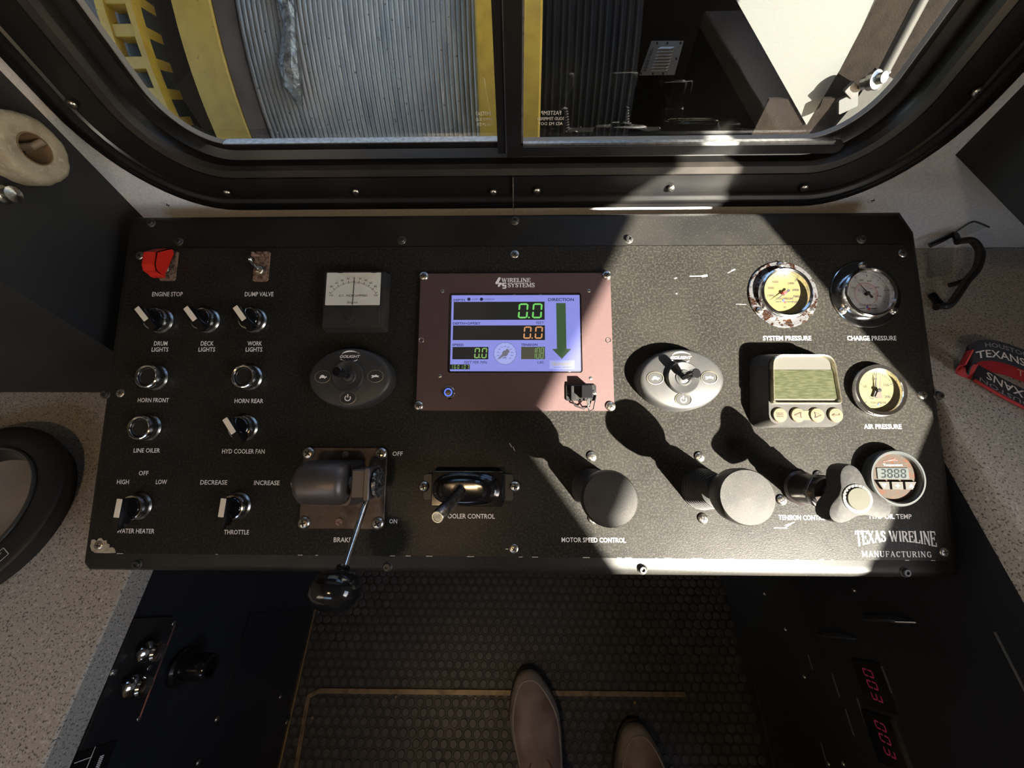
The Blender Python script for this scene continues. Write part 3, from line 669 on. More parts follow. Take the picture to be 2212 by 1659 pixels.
for px, py in ((387, 522), (868, 519), (1112, 477), (1358, 517), (1860, 517), (229, 852), (2027, 855), (297, 1219), (837, 1224), (1388, 1230), (1955, 1236), (327, 482)):
    p = pan(px, py, HB)
    key = 'bolt'
    if key not in _screw_cache:
        b = B(); b.lathe([(.0052, 0), (.0052, .0004), (.0044, .0012), (.0043, .0026), (.0036, .0034), (.0019, .0034), (.0018, .0018), (0, .0018)], 20); s0 = b.build('bolt', M_BOLT, None)
        b = B(); b.ring(.0044, .0056, 0, .0005, 20); s1 = b.build('washer', mat('bolt washer', (.09, .085, .075), .4, .4), None)
        _screw_cache[key] = (s0.data, s1.data); bpy.data.objects.remove(s0); bpy.data.objects.remove(s1)
    o = bpy.data.objects.new('bolt', _screw_cache[key][0]); COL.objects.link(o); o.parent = con; o.location = (p.x, p.y, HB)
    o2 = bpy.data.objects.new('washer', _screw_cache[key][1]); COL.objects.link(o2); o2.parent = o
for px, py in ((1278, 986), (1281, 1121), (1511, 987), (1518, 1120), (1768, 1028), (1688, 1080)):
    p = pan(px, py); add_screw(con, (p.x, p.y, 0), None, .0058, .0034, M_STEEL, rz=px*.3)
# lettering on the faceplate: text, x0, x1, y centre, cap height in pixels
LET = [('ENGINE STOP', 329, 395, 635.5, 9.5), ('DUMP VALVE', 529, 591, 635.5, 9.5), ('DRUM', 333, 362, 742, 9.5), ('LIGHTS', 328, 364, 755, 9.5),
       ('DECK', 434, 462, 742, 9.5), ('LIGHTS', 429, 465, 755, 9.5), ('WORK', 535, 566, 742, 9.5), ('LIGHTS', 531, 567, 755, 9.5),
       ('HORN FRONT', 298, 365, 864.5, 9.5), ('HORN REAR', 507, 569, 866, 9.5), ('LINE OILER', 289, 346, 973, 9.5), ('HYD COOLER FAN', 480, 572, 975, 10),
       ('OFF', 300, 321, 1022, 10), ('HIGH', 253, 279, 1041, 10), ('LOW', 337, 361, 1041, 10), ('DECREASE', 433, 491, 1042, 10), ('INCREASE', 549, 604, 1043, 10),
       ('WATER HEATER', 252, 334, 1147, 10), ('THROTTLE', 484, 538, 1149.5, 10), ('BRAKE', 721, 760, 1166, 10.5), ('OFF', 848, 870, 980, 9.5), ('ON', 841, 858, 1126, 9.5),
       ('SPOOLER CONTROL', 955, 1069, 1115, 10.5), ('MOTOR SPEED CONTROL', 1213, 1352, 1166.5, 10.5), ('TENSION CONTROL', 1682, 1790, 1118, 10.5), ('HYD OIL TEMP', 1878, 1969, 1115.5, 10.5),
       ('SYSTEM PRESSURE', 1648, 1752, 730.5, 10), ('CHARGE PRESSURE', 1830, 1936, 730.5, 10), ('AIR PRESSURE', 1866, 1947, 921.5, 10.5)]
for body, x0, x1, yc, cap in LET:
    a, c = pan(x0, yc), pan(x1, yc); hgt = abs(pan(x0, yc-cap/2).y-pan(x0, yc+cap/2).y)
    b = B(); add_text(b, body, (a.x+c.x)/2, (a.y+c.y)/2, c.x-a.x, hgt, .00015, bold=.012); b.build('lettering', M_WHITE, con, None)
a, c = pan(1848, 1160), pan(2022, 1168); yt = (pan(1860, 1146).y+pan(2010, 1149).y)/2; ym = pan(1935, 1169).y; ye = pan(1856, 1180).y
xc, hw = (a.x+c.x)/2, (c.x-a.x)/2
def arch(X, Y):
    t = (X-xc)/hw; k = 1+((yt-ye)/(yt-ym)-1)*t*t
    return (X, yt-(yt-Y)*k)
b = B(); serif_text(b, 'TEXAS WIRELINE', a.x, c.x, ym, yt, .00015, .26, arch); b.build('lettering', M_WHITE, con, None)
a, c = pan(1861, 1197), pan(2012, 1198)
b = B(); serif_text(b, 'MANUFACTURING', a.x, c.x, pan(1937, 1203).y, pan(1937, 1191).y, .00015, .2, gap=.16); b.build('lettering', M_WHITE, con, None)

# ---- rotary selector switches
def selector(label, px, py, ang):
    t = PT('selector_switch', label, 'selector switch', px, py, 'rotary selector switches on the console')
    b = B(); b.lathe([(.0152, 0), (.0152, .0012), (.0142, .0024), (.0136, .003), (.0136, .0052)], 36); t.part('base_ring', b, M_DCHROME)
    b = B(); b.lathe([(.0134, .004), (.0141, .0052), (.0141, .0092), (.0132, .0112), (.0120, .0116), (.0118, .0102), (0, .0102)], 36); t.part('collar', b, M_CHROME)
    b = B(Matrix.Rotation(ang, 4, 'Z'))
    b.lathe([(.0114, .010), (.0114, .0125), (.0108, .0132), (0, .0132)], 28)
    def bar(w, y0, y1, z, r): return ([(x, y) for x, y in rrect(w, y1-y0, r, 3, 0, (y0+y1)/2)], z)
    b.stack([bar(.0092, -.0165, .0108, .0125, .002), bar(.0088, -.0205, .0118, .018, .002), bar(.0078, -.0225, .0125, .0240, .0012), bar(.0072, -.0222, .0122, .0248, .001)])
    k = t.part('handle', b, M_GLOSSBLK)
    b = B(Matrix.Rotation(ang, 4, 'Z')); b.rbox(.0060, .0200, .0245, .0255, .0006, .0003, 0, .0022); b.build('pointer_insert', M_INSERT, k)
    return t
selector('selector switch labelled drum lights, leftmost of the three light switches', 350, 694, R(42))
selector('selector switch labelled deck lights, middle of the three light switches', 450, 694, R(40))
selector('selector switch labelled work lights, rightmost of the three light switches', 551, 693, R(38))
selector('selector switch for the hydraulic cooler fan beside the line oiler button', 531, 924, R(36))
selector('heater selector switch below the words high, off and low', 302, 1093, R(-4))
selector('throttle selector switch between the words decrease and increase', 515, 1092, R(-4))
# ---- push buttons
def pushbutton(label, px, py):
    t = PT('push_button', label, 'push button', px, py, 'black push buttons in chrome collars')
    b = B(); b.lathe([(.0152, 0), (.0152, .0012), (.0142, .0024), (.0136, .003), (.0136, .0062)], 36); t.part('base_ring', b, M_DCHROME)
    b = B(); b.lathe_open([(.0134, .005), (.0143, .0064), (.0143, .0112), (.0136, .0132), (.0126, .0138), (.0112, .0132), (.0106, .0118), (.0106, .008)], 40); t.part('collar', b, M_CHROME)
    b = B(); b.lathe([(.0106, .007), (.0104, .0110), (.0096, .0116), (.0090, .0108), (0, .0108)], 32); t.part('cap', b, M_BLACK)
pushbutton('black push button in a chrome collar labelled horn front', 338, 816)
pushbutton('black push button in a chrome collar labelled horn rear', 541, 816)
pushbutton('black push button in a chrome collar labelled line oiler', 323, 924)
# ---- engine stop with red guard
t = PT('guarded_switch', 'engine stop toggle switch under a bright red safety guard', 'toggle switch', 366, 575)
b = B(); b.rbox(.0205, .039, 0, .0012, .003, .0004); t.part('plate', b, M_RUST)
b = B(); b.lathe([(.006, .001), (.006, .004), (.0045, .0045), (.0045, .007), (0, .007)], 20, 0, -.006); b.tube([(0, -.006, .006), (.001, -.003, .016)], [.0016, .0026], 10); t.part('toggle', b, M_STEEL)
b = B()
prof = [(.0185, .003), (.0185, .010), (.0140, .0165), (.0060, .0265), (-.0100, .0270), (-.0165, .0245), (-.0180, .018), (-.0175, .0125)]
w2 = .0078; th = .0012
b.loft([[(-w2+x, y, z) for y, z in prof] for x in (0, th)]); b.loft([[(w2-x, y, z) for y, z in prof] for x in (0, th)])
top = prof[1:]
b.loft([[(x, y, z) for y, z in top] + [(x, y*.96, z-.0014) for y, z in reversed(top)] for x in (-w2, w2)])
b.loft([[(-w2, -.0175, .0125), (-w2, -.0180, .018), (-w2, -.0195, .0155), (-w2, -.0200, .0110)], [(w2, -.0175, .0125), (w2, -.0180, .018), (w2, -.0195, .0155), (w2, -.0200, .0110)]])
t.part('guard', b, M_RED, 20)
b = B(); b.tube([(-.0092, .0165, .0045), (.0092, .0165, .0045)], .0016, 10); t.part('hinge_pin', b, M_DCHROME)
b = B()
add_text(b, 'ON', .0068, .009, .005, .0025, .0013, rot=R(90)); t.part('plate_lettering', b, M_INK, None)
# ---- dump valve toggle
t = PT('toggle_switch', 'rusty dump valve toggle switch without a guard', 'toggle switch', 566, 576)
b = B(); b.rbox(.0195, .0395, 0, .0013, .003, .0004); t.part('plate', b, M_RUST)
b = B(); b.tube([(-.010, .0135, .003), (.007, .0135, .003)], .0022, 10); b.rbox(.0032, .006, .001, .0075, .001, .0004, -.0085, .0135); b.rbox(.003, .006, .001, .0065, .001, .0004, .0065, .0135)
b.rbox(.009, .004, .001, .004, .001, .0004, 0, .010); t.part('hinge', b, M_RUST)
b = B(); b.lathe([(.0068, .001), (.0068, .0035), (.0050, .004), (.0050, .0075), (.0030, .0085), (0, .0085)], 6, 0, -.0065); t.part('bushing_nut', b, M_STEEL, 20)
b = B(); b.tube([(0, -.0065, .007), (-.0008, -.0030, .014), (-.0014, .0008, .0195), (-.0016, .0018, .021)], [.0016, .0020, .0028, .0020], 12); t.part('bat_lever', b, M_CHROME)
b = B(); add_text(b, 'ON', 0, -.0155, .006, .0026, .0014); t.part('plate_lettering', b, M_INK, None)

# ---- centre-zero microammeter
t = PT('panel_meter', 'square black panel meter with white microamperes dial at centre zero', 'meter', 774, 655)
W, H = .0765, .0735
b = B(); o1 = rrect(W, H, .002, 3); o2 = rrect(W-.006, H-.005, .0015, 3, -.0005, .0005)
b.stack([(rrect(W+.001, H+.001, .002, 3), 0), (o1, .0012), (rrect(W-.002, H-.002, .002, 3), .010), (o2, .0145)]); t.part('case', b, M_DUSTYBLK)
b = B(); b.rbox(.0655, .0405, .0143, .0149, .001, .0002, -.0008, .0128); card = t.part('dial_card', b, M_OFFWHITE)
zz = .0151; cxd, cyd, Rd = -.0003, -.0125, .0335
b = B()
for i in range(-50, 51):
    if i % 2 and abs(i) > 0: continue
for i in range(0, 41):
    a = R(-54+108*i/40); big = i % 4 == 0
    r0_, r1_ = (Rd-.0012, Rd+.0022) if big else (Rd-.0012, Rd+.0008)
    b.line(cxd+r0_*math.sin(a), cyd+r0_*math.cos(a), cxd+r1_*math.sin(a), cyd+r1_*math.cos(a), .0006 if big else .00032, zz)
for i, s in enumerate(('80', '60', '40', '20', '0', '20', '40', '60', '80')):
    a = R(-43.2+10.8*i); add_text(b, s, cxd+(Rd+.0052)*math.sin(a), cyd+(Rd+.0050)*math.cos(a), None, .0025, zz)
add_text(b, '100', -.0265, .0045, None, .0025, zz); add_text(b, '100', .0272, .0045, None, .0025, zz)
add_text(b, 'D.C.  MICROAMPERES', 0, .0042, .034, .0028, zz); b.build('dial_print', M_INK, card, None)
b = B(); add_text(b, 'Simpson', -.001, -.0045, .013, .0036, zz, shear=.3); b.build('brand_print', M_INK, card, None)
b = B(); b.line(0, -.0075, .0006, .026, .0006, .0158); b.line(-.0006, -.0075, .0000, .022, .0003, .0158); t.part('needle', b, M_INK, None)
b = B(); b.rbox(.068, .0255, .0140, .0156, .001, .0006, -.0008, -.0215); t.part('lower_cover', b, M_DUSTYBLK)
b = B(); b.lathe([(.0058, .0150), (.0058, .0160), (.0052, .0165), (0, .0165)], 24, -.004, -.022); k = t.part('zero_screw', b, M_DUSTYBLK)
b = B(); b.line(-.0072, -.0190, -.0008, -.0250, .0009, .0166); b.build('slot', M_BOLT, k, None)
for x_ in (-.020, .0205): b = B(); b.box(x_, x_+.006, .0325, .0335, .0149, .0153); t.part('card_clip', b, M_BLACK, None)
b = B(); b.rbox(.0660, .0410, .0160, .0164, .001, .0002, -.0008, .0128); t.part('cover_glass', b, M_CLEAR, None)

# ---- wireline display
D = PT('display_unit', 'plum anodised display unit with a lit blue depth screen', 'display', 1112, 738)
zt = .005
q = [D.at(px, py, zt) for px, py in ((898, 886), (1328, 888), (1318, 590), (909, 590))]
px0, px1 = (q[0].x+q[3].x)/2, (q[1].x+q[2].x)/2; py0, py1 = (q[0].y+q[1].y)/2, (q[2].y+q[3].y)/2
s0, s1 = D.at(966, 805, zt), D.at(1255, 632, zt)
b = B()
ou = rrect(px1-px0, py1-py0, .002, 4, (px0+px1)/2, (py0+py1)/2); inn = rrect(s1.x-s0.x, s1.y-s0.y, .003, 4, (s0.x+s1.x)/2, (s0.y+s1.y)/2)
b.loft([[(x, y, 0) for x, y in ou], [(x, y, zt-.0005) for x, y in ou], [(x*.998, y*.998, zt) for x, y in ou], [(x, y, zt) for x, y in inn], [(x, y, zt-.0028) for x, y in inn]], True, False)
D.part('front_plate', b, M_PURPLE, None)
sc0, sc1 = D.at(972, 802, zt-.0015), D.at(1252, 637, zt-.0015)
b = B(); b.loft([[(x, y, zt-.0028) for x, y in inn], [(x*.999, y*.999, zt-.0012) for x, y in rrect(s1.x-s0.x-.002, s1.y-s0.y-.002, .003, 4, (s0.x+s1.x)/2, (s0.y+s1.y)/2)], [(x, y, zt-.0012) for x, y in rrect(sc1.x-sc0.x, sc1.y-sc0.y, .001, 4, (sc0.x+sc1.x)/2, (sc0.y+sc1.y)/2)]], False, False)
D.part('screen_bezel', b, mat('screen bezel', (.02, .02, .018), .35, n=(200, (.35, .32, .25), .6, .75)))
def em(name, c, s): return mat(name, tuple(x*.15 for x in c), .35, emit=(c, s))
ES = 1.0
M_SB = em('screen blue', (.25, .27, .72), ES); M_SD = em('screen dark', (.016, .016, .015), ES); M_SG = em('screen green', (.16, .62, .13), ES); M_SO = em('screen orange', (.62, .30, .13), ES)
M_SI = em('screen ink', (.02, .022, .07), .8); M_SA = em('screen arrow', (.045, .09, .04), ES); M_SL = em('screen pale', (.36, .40, .80), ES); M_SG2 = em('screen olive', (.07, .068, .045), ES); M_SG3 = em('screen lime', (.25, .48, .14), ES); M_SY = em('screen yellow', (.45, .38, .10), ES)
zs = zt-.0016
b = B(); b.box(sc0.x, sc1.x, sc0.y, sc1.y, zs-.0006, zs); scr = D.part('screen', b, M_SB, None)
def sp(x, y): return D.at(960+x/7.135, 590+y/7.135, zs)      # crop pixels of the screen close-up
def sbox(name, x0, y0, x1, y1, m, dz=.0001):
    p, r = sp(x0, y1), sp(x1, y0); b = B(); b.flat([(p.x, p.y), (r.x, p.y), (r.x, r.y), (p.x, r.y)], zs+dz); return b.build(name, m, scr, None)
sbox('readout_field', 138, 440, 1543, 722, M_SD); sbox('readout_field', 128, 805, 1548, 1033, M_SD); sbox('readout_field', 122, 1138, 678, 1328, M_SG2 if False else M_SD); sbox('readout_field', 1183, 1136, 1550, 1326, M_SG2); sbox('clock_field', 86, 1408, 392, 1482, M_SD)
sbox('logo_field', 1620, 1345, 2005, 1475, M_SL)
def stext(name, body, x0, x1, y, capx, m, shear=0.0, bold=.02):
    p, r = sp(x0, y), sp(x1, y); h = abs(sp(x0, y-capx/2).y-sp(x0, y+capx/2).y); b = B(); add_text(b, body, (p.x+r.x)/2, (p.y+r.y)/2, r.x-p.x, h, zs+.0002, shear=shear, bold=bold); return b.build(name, m, scr, None)
for a_ in (('DEPTH', 140, 315, 416, 34), ('DIRECTION', 1598, 1995, 408, 46), ('DEPTH+OFFSET', 132, 555, 776, 36), ('SPEED', 122, 298, 1106, 36), ('TENSION', 1182, 1434, 1104, 36)): stext('lettering', *a_, M_SI)
for a_ in (('ALARM', 418, 520, 404, 22), ('OVERFLOW', 608, 776, 404, 22), ('FEET', 1412, 1535, 765, 38), ('FEET PER MIN.', 300, 662, 1376, 42), ('LBS.', 1432, 1534, 1374, 38)): stext('lettering', *a_, M_SI, shear=.25, bold=0)
stext('lettering', 'LBS.', 898, 962, 1303, 22, M_SI); stext('lettering', 'YELLOWJACKET', 1652, 1975, 1408, 58, M_SY); stext('lettering', 'OILFIELD SERVICES', 1682, 1950, 1451, 14, M_SI, bold=0)
for cx_ in (378, 572):
    b = B(); p = sp(cx_, 403); b.flat(ell(.0021, .0021, 16, 2, p.x, p.y), zs+.0002); b.build('alarm_lamp', M_SI, scr, None)
def sseg(name, s, x1, y0, y1, wpx, gpx, tpx, m):
    p = sp(x1, y1); q_ = sp(x1, y0); k = abs(sp(100, y1).x-sp(0, y1).x)/100; b = B()
    seg_text(b, s, p.x-.0006, p.y, wpx*k, q_.y-p.y, zs+.0002, tpx*k, gpx*k); return b.build(name, m, scr, None)
sseg('readout_digits', '0.0', 1505, 465, 698, 150, 66, 27, M_SG); sseg('readout_digits', '0.0', 1515, 822, 1012, 118, 56, 22, M_SO)
sseg('readout_digits', '0.0', 655, 1153, 1312, 80, 30, 17, M_SG3); sseg('readout_digits', '108', 1530, 1150, 1315, 46, 16, 8, M_SG3); sseg('clock_digits', '160107', 384, 1418, 1474, 28, 22, 7, M_SG3)
p_ = [sp(*c) for c in ((1722, 462), (1868, 462), (1880, 1168), (1955, 1168), (1810, 1322), (1660, 1170), (1734, 1168))]
b = B(); b.flat([(p.x, p.y) for p in p_], zs+.0002); b.build('direction_arrow', M_SA, scr, None)
pc_ = sp(935, 1238); rr = abs(sp(1111, 1238).x-pc_.x)
b = B(); b.flat(ell(rr, rr, 40, 2, pc_.x, pc_.y), zs+.00012); b.build('tension_dial', M_SL, scr, None)
b = B(); b.lathe_open([(rr*.97, zs+.0002), (rr, zs+.0002)], 48, pc_.x, pc_.y)
for i in range(11):
    a = R(-135+27*i); b.line(pc_.x+rr*.88*math.sin(a), pc_.y+rr*.88*math.cos(a), pc_.x+rr*.97*math.sin(a), pc_.y+rr*.97*math.cos(a), .0004, zs+.0002)
    b.line(pc_.x+rr*.62*math.sin(a)-.0014, pc_.y+rr*.62*math.cos(a), pc_.x+rr*.62*math.sin(a)+.0014, pc_.y+rr*.62*math.cos(a), .0006, zs+.0002)
b.build('dial_marks', em('screen slate', (.10, .11, .30), ES), scr, None)
b = B(); e1, e2 = sp(805, 1342), sp(985, 1190); dd = (e2-e1).normalized(); nn = Vector((-dd.y, dd.x))
b.flat([tuple(e1), tuple(pc_+nn*.0022), tuple(e2+nn*.0026), tuple(e2+dd*.001), tuple(e2-nn*.0026), tuple(pc_-nn*.0022)], zs+.0003); b.flat(ell(.0036, .0036, 16, 2, pc_.x, pc_.y), zs+.00035); b.build('dial_needle', em('screen grey', (.16, .15, .19), ES), scr, None)
b = B(); b.box(s0.x+.001, s1.x-.001, s0.y+.001, s1.y-.001, zt-.0009, zt-.0007); D.part('screen_glass', b, glass_mat('screen glass', refl=.035, haze=(.0, .03)), None)
def lp(x, y): return D.at(960+x/7.135, 590+y/7.135, zt)
b = B(); g0, g1 = lp(882, 138), lp(1328, 78); serif_text(b, 'WIRELINE', g0.x, g1.x, g0.y, g1.y, zt+.0002, .24); g0, g1 = lp(975, 219), lp(1392, 152); serif_text(b, 'SYSTEMS', g0.x, g1.x, g0.y, g1.y, zt+.0002, .24); D.part('logo_lettering', b, M_WHITE, None)
b = B()
for pts in (((836, 66), (866, 66), (864, 92), (826, 166), (798, 174), (784, 152)), ((838, 148), (876, 146), (890, 160), (884, 178), (868, 180), (850, 212), (826, 212), (824, 196)),
            ((900, 150), (952, 146), (958, 164), (918, 168), (914, 182), (954, 180), (956, 224), (940, 242), (896, 240), (892, 222), (930, 222), (934, 208), (896, 206), (886, 190), (888, 162))):
    b.flat([tuple(lp(*p)) for p in pts][::-1], zt+.0002)
D.part('logo_emblem', b, M_WHITE, None)
for px, py in ((916, 597), (1311, 595), (905, 877), (1319, 878)):
    p = D.at(px, py, zt); add_screw(D.o, (p.x, p.y, zt), None, .0058, .0034, M_STEEL, rz=px)
for px, py in ((956, 629), (1272, 628), (950, 812), (1276, 817)):
    p = D.at(px, py, zt); add_screw(D.o, (p.x, p.y, zt), None, .0021, .0006, M_STEEL, name='small_screw')
for px, py in ((910, 735), (1314, 735)):
    b = B(); p = D.at(px, py, zt); b.ring(.0024, .0034, zt, zt+.0006, 16, p.x, p.y); D.part('mount_hole', b, M_DCHROME)
p = D.at(969, 848, zt)
b = B(Matrix.Translation((p.x, p.y, zt))); b.lathe_open([(.0078, 0), (.0078, .001), (.0066, .0024), (.0050, .0026), (.0048, .0014)], 28); D.part('power_button_ring', b, M_CHROME)
b = B(Matrix.Translation((p.x, p.y, zt))); b.lathe_open([(.0048, .0016), (.0040, .0022), (.0034, .0018)], 24); D.part('power_light', b, em('blue ring light', (.12, .2, .95), 1.2))
b = B(Matrix.Translation((p.x, p.y, zt))); b.lathe([(.0036, .0014), (.0034, .0026), (0, .0028)], 24); D.part('power_button', b, M_STEEL)
p0, p1 = D.at(1222, 866, zt), D.at(1287, 831, zt); uw, uh = p1.x-p0.x, p1.y-p0.y
b = B(Matrix.Translation(((p0.x+p1.x)/2, (p0.y+p1.y)/2, zt))); b.rbox(uw, uh, 0, .0025, .002, .0006); D.part('port_plate', b, M_BLACK)
b = B(Matrix.Translation((p0.x+uw*.33, (p0.y+p1.y)/2, zt))); b.rbox(.013, uh*.8, .002, .008, .0008, .0006); D.part('port_socket', b, M_BLACK)
b = B(Matrix.Translation((p0.x+uw*.62, (p0.y+p1.y)/2, zt))); b.rbox(.0125, uh*.78, .002, .017, .0008, .0008); D.part('port_plug', b, M_GLOSSBLK)
p2 = D.at(1283, 849, zt); add_screw(D.o, (p2.x, p2.y, zt+.0025), None, .0028, .0014, M_STEEL); p2 = D.at(1228, 849, zt); add_screw(D.o, (p2.x, p2.y, zt+.0025), None, .0024, .0008, M_BOLT)
xm = p0.x+uw*.62; yb_ = p0.y
b = B(); b.tube([(xm-.016, yb_+.002, zt+.004), (xm-.012, yb_-.006, zt+.006), (xm-.002, yb_-.010, zt+.007), (xm+.004, yb_-.005, zt+.008), (xm+.003, yb_+.002, zt+.010)], .0009, 8); D.part('plug_cord', b, M_RUBBER)
b = B(); b.tube([(xm+.001, yb_+.001, zt+.012), (xm+.002, yb_-.008, zt+.011), (xm+.004, yb_-.013, zt+.008), (xm+.009, yb_-.010, zt+.005), (xm+.013, yb_+.006, zt+.004)], .0009, 8); D.part('plug_cord', b, M_DCHROME)

# ---- oval spotlight remotes
M_REMOTE = mat('remote plastic', (.026, .026, .0265), .5, n=(60, (.036, .034, .03), .45, .75), layers=[(900, (.06, .055, .047), .62, .75)])
M_KEY = mat('key rubber', (.02, .0195, .0195), .55)
M_KEYRIM = mat('key rim', (.16, .145, .11), .4, .3)
def remote(label, px, py, sx, sy, tip):
    t = PT('spotlight_remote', label, 'remote control', px, py, 'oval spotlight remotes')
    A, Bb = .0496, .0362; hz = .0178
    b = B(); L = lambda k, z: ([(x, y) for x, y in ell(A*k, Bb*k, 64, 1.92)], z)
    b.stack([L(1.0, 0), L(1.0, .004), L(.985, .011), L(.96, .0150), L(.925, .0168), L(.87, hz)]); t.part('case', b, M_REMOTE)
    b = B(); b.lathe([(.0188, hz-.002), (.0184, hz+.0035), (.0172, hz+.005), (.0150, hz+.0046), (.0095, hz+.0036), (.0086, hz+.0046), (.0072, hz+.0046), (.0066, hz+.0036), (.0056, hz+.0042), (0, hz+.0042)], 40, sx, sy); t.part('joystick_collar', b, M_REMOTE)
    q = t.at(*tip, hz+.028)
    a = Vector((sx, sy, hz+.004)); e = Vector((q.x, q.y, hz+.028)); d = e-a
    b = B(); b.tube([a, a+d*.35, a+d*.36, a+d*.7, a+d*.72, a+d*.97, e], [.0032, .0028, .0040, .0046, .0056, .0054, .0046], 14); t.part('joystick', b, M_GLOSSBLK)
    b = B()
    ax = d.normalized(); s_ = ax.orthogonal().normalized(); u_ = ax.cross(s_)
    for k in range(10):
        w_ = s_*math.cos(k*.628)+u_*math.sin(k*.628); b.tube([a+d*.36+w_*.0041, a+d*.7+w_*.0047], .0006, 5)
    t.part('grip_rib', b, M_REMOTE)
    for nm, kx, ky in (('slow_key', -.0305, .0008), ('fast_key', .0305, .0015), ('power_key', .000, -.0236)):
        b = B(); b.lathe_open([(.0098, hz-.0005), (.0096, hz+.0006), (.0088, hz+.0008), (.0085, hz-.0002)], 28, kx, ky); b.v = [(kx+(x-kx), ky+(y-ky)*.78, z) for x, y, z in b.v]; rim = t.part('key_rim', b, M_KEYRIM)
        b = B(); b.stack([(ell(.0085, .0066, 28, 2, kx, ky), hz-.0005), (ell(.008, .0062, 28, 2, kx, ky), hz+.0004)]); k = t.part(nm, b, M_KEY)
        b = B(); z = hz+.0006
        if nm == 'slow_key':
            b.flat([(kx+x, ky+y) for x, y in ((-.0048, -.0012), (-.0032, -.0008), (-.0026, .0012), (-.0004, .0022), (.0016, .0014), (.0026, 0), (.0046, .0006), (.0048, -.0008), (.003, -.0012), (.0030, -.0024), (.0022, -.0024), (.0018, -.0014), (-.0022, -.0014), (-.0026, -.0024), (-.0034, -.0024), (-.0034, -.0013))][::-1], z)
        elif nm == 'fast_key':
            b.flat([(kx+x, ky+y) for x, y in ((-.0050, .0004), (-.0034, .0012), (-.001, .0009), (.0012, .0018), (.0022, .0008), (.0048, .0002), (.0034, -.0006), (.0044, -.0018), (.0022, -.0010), (-.001, -.0010), (-.003, -.0020), (-.0046, -.0022), (-.0030, -.0004))][::-1], z)
        else:
            pts = []
            for i in range(13):
                a_ = R(50+280*i/12+0); pts.append((kx+.0032*math.sin(a_), ky-.0003+.0030*math.cos(a_)))
            for i in range(12): b.line(*pts[i], *pts[i+1], .0011, z)
            b.line(kx, ky+.0004, kx, ky+.0042, .0011, z)
        b.build('key_symbol', M_WHITE, k, None)
    b = B(); ly = .0246
    add_text(b, 'GOLIGHT', 0, ly, .024, .0034, hz+.0003, shear=.35, bold=.02)
    def cres(sg):
        o_ = []; i_ = []
        for k in range(11):
            a_ = R(30+130*k/10) if sg > 0 else R(200+130*k/10)
            o_.append((.0105*math.cos(a_), ly+sg*.0006+.0066*math.sin(a_))); i_.append((.0115*math.cos(a_)+sg*.0012, ly+sg*.0016+.0038*math.sin(a_)))
        for k in range(10): b.flat([o_[k], o_[k+1], i_[k+1], i_[k]], hz+.0003)
    cres(1); cres(-1)
    t.part('logo', b, M_WHITE, None)
remote('oval spotlight remote below the panel meter, lying in shadow', 768, 820, .0, .001, (727, 802))
remote('sunlit oval spotlight remote beside the green display controller', 1460, 823, .0, .001, (1505, 806))

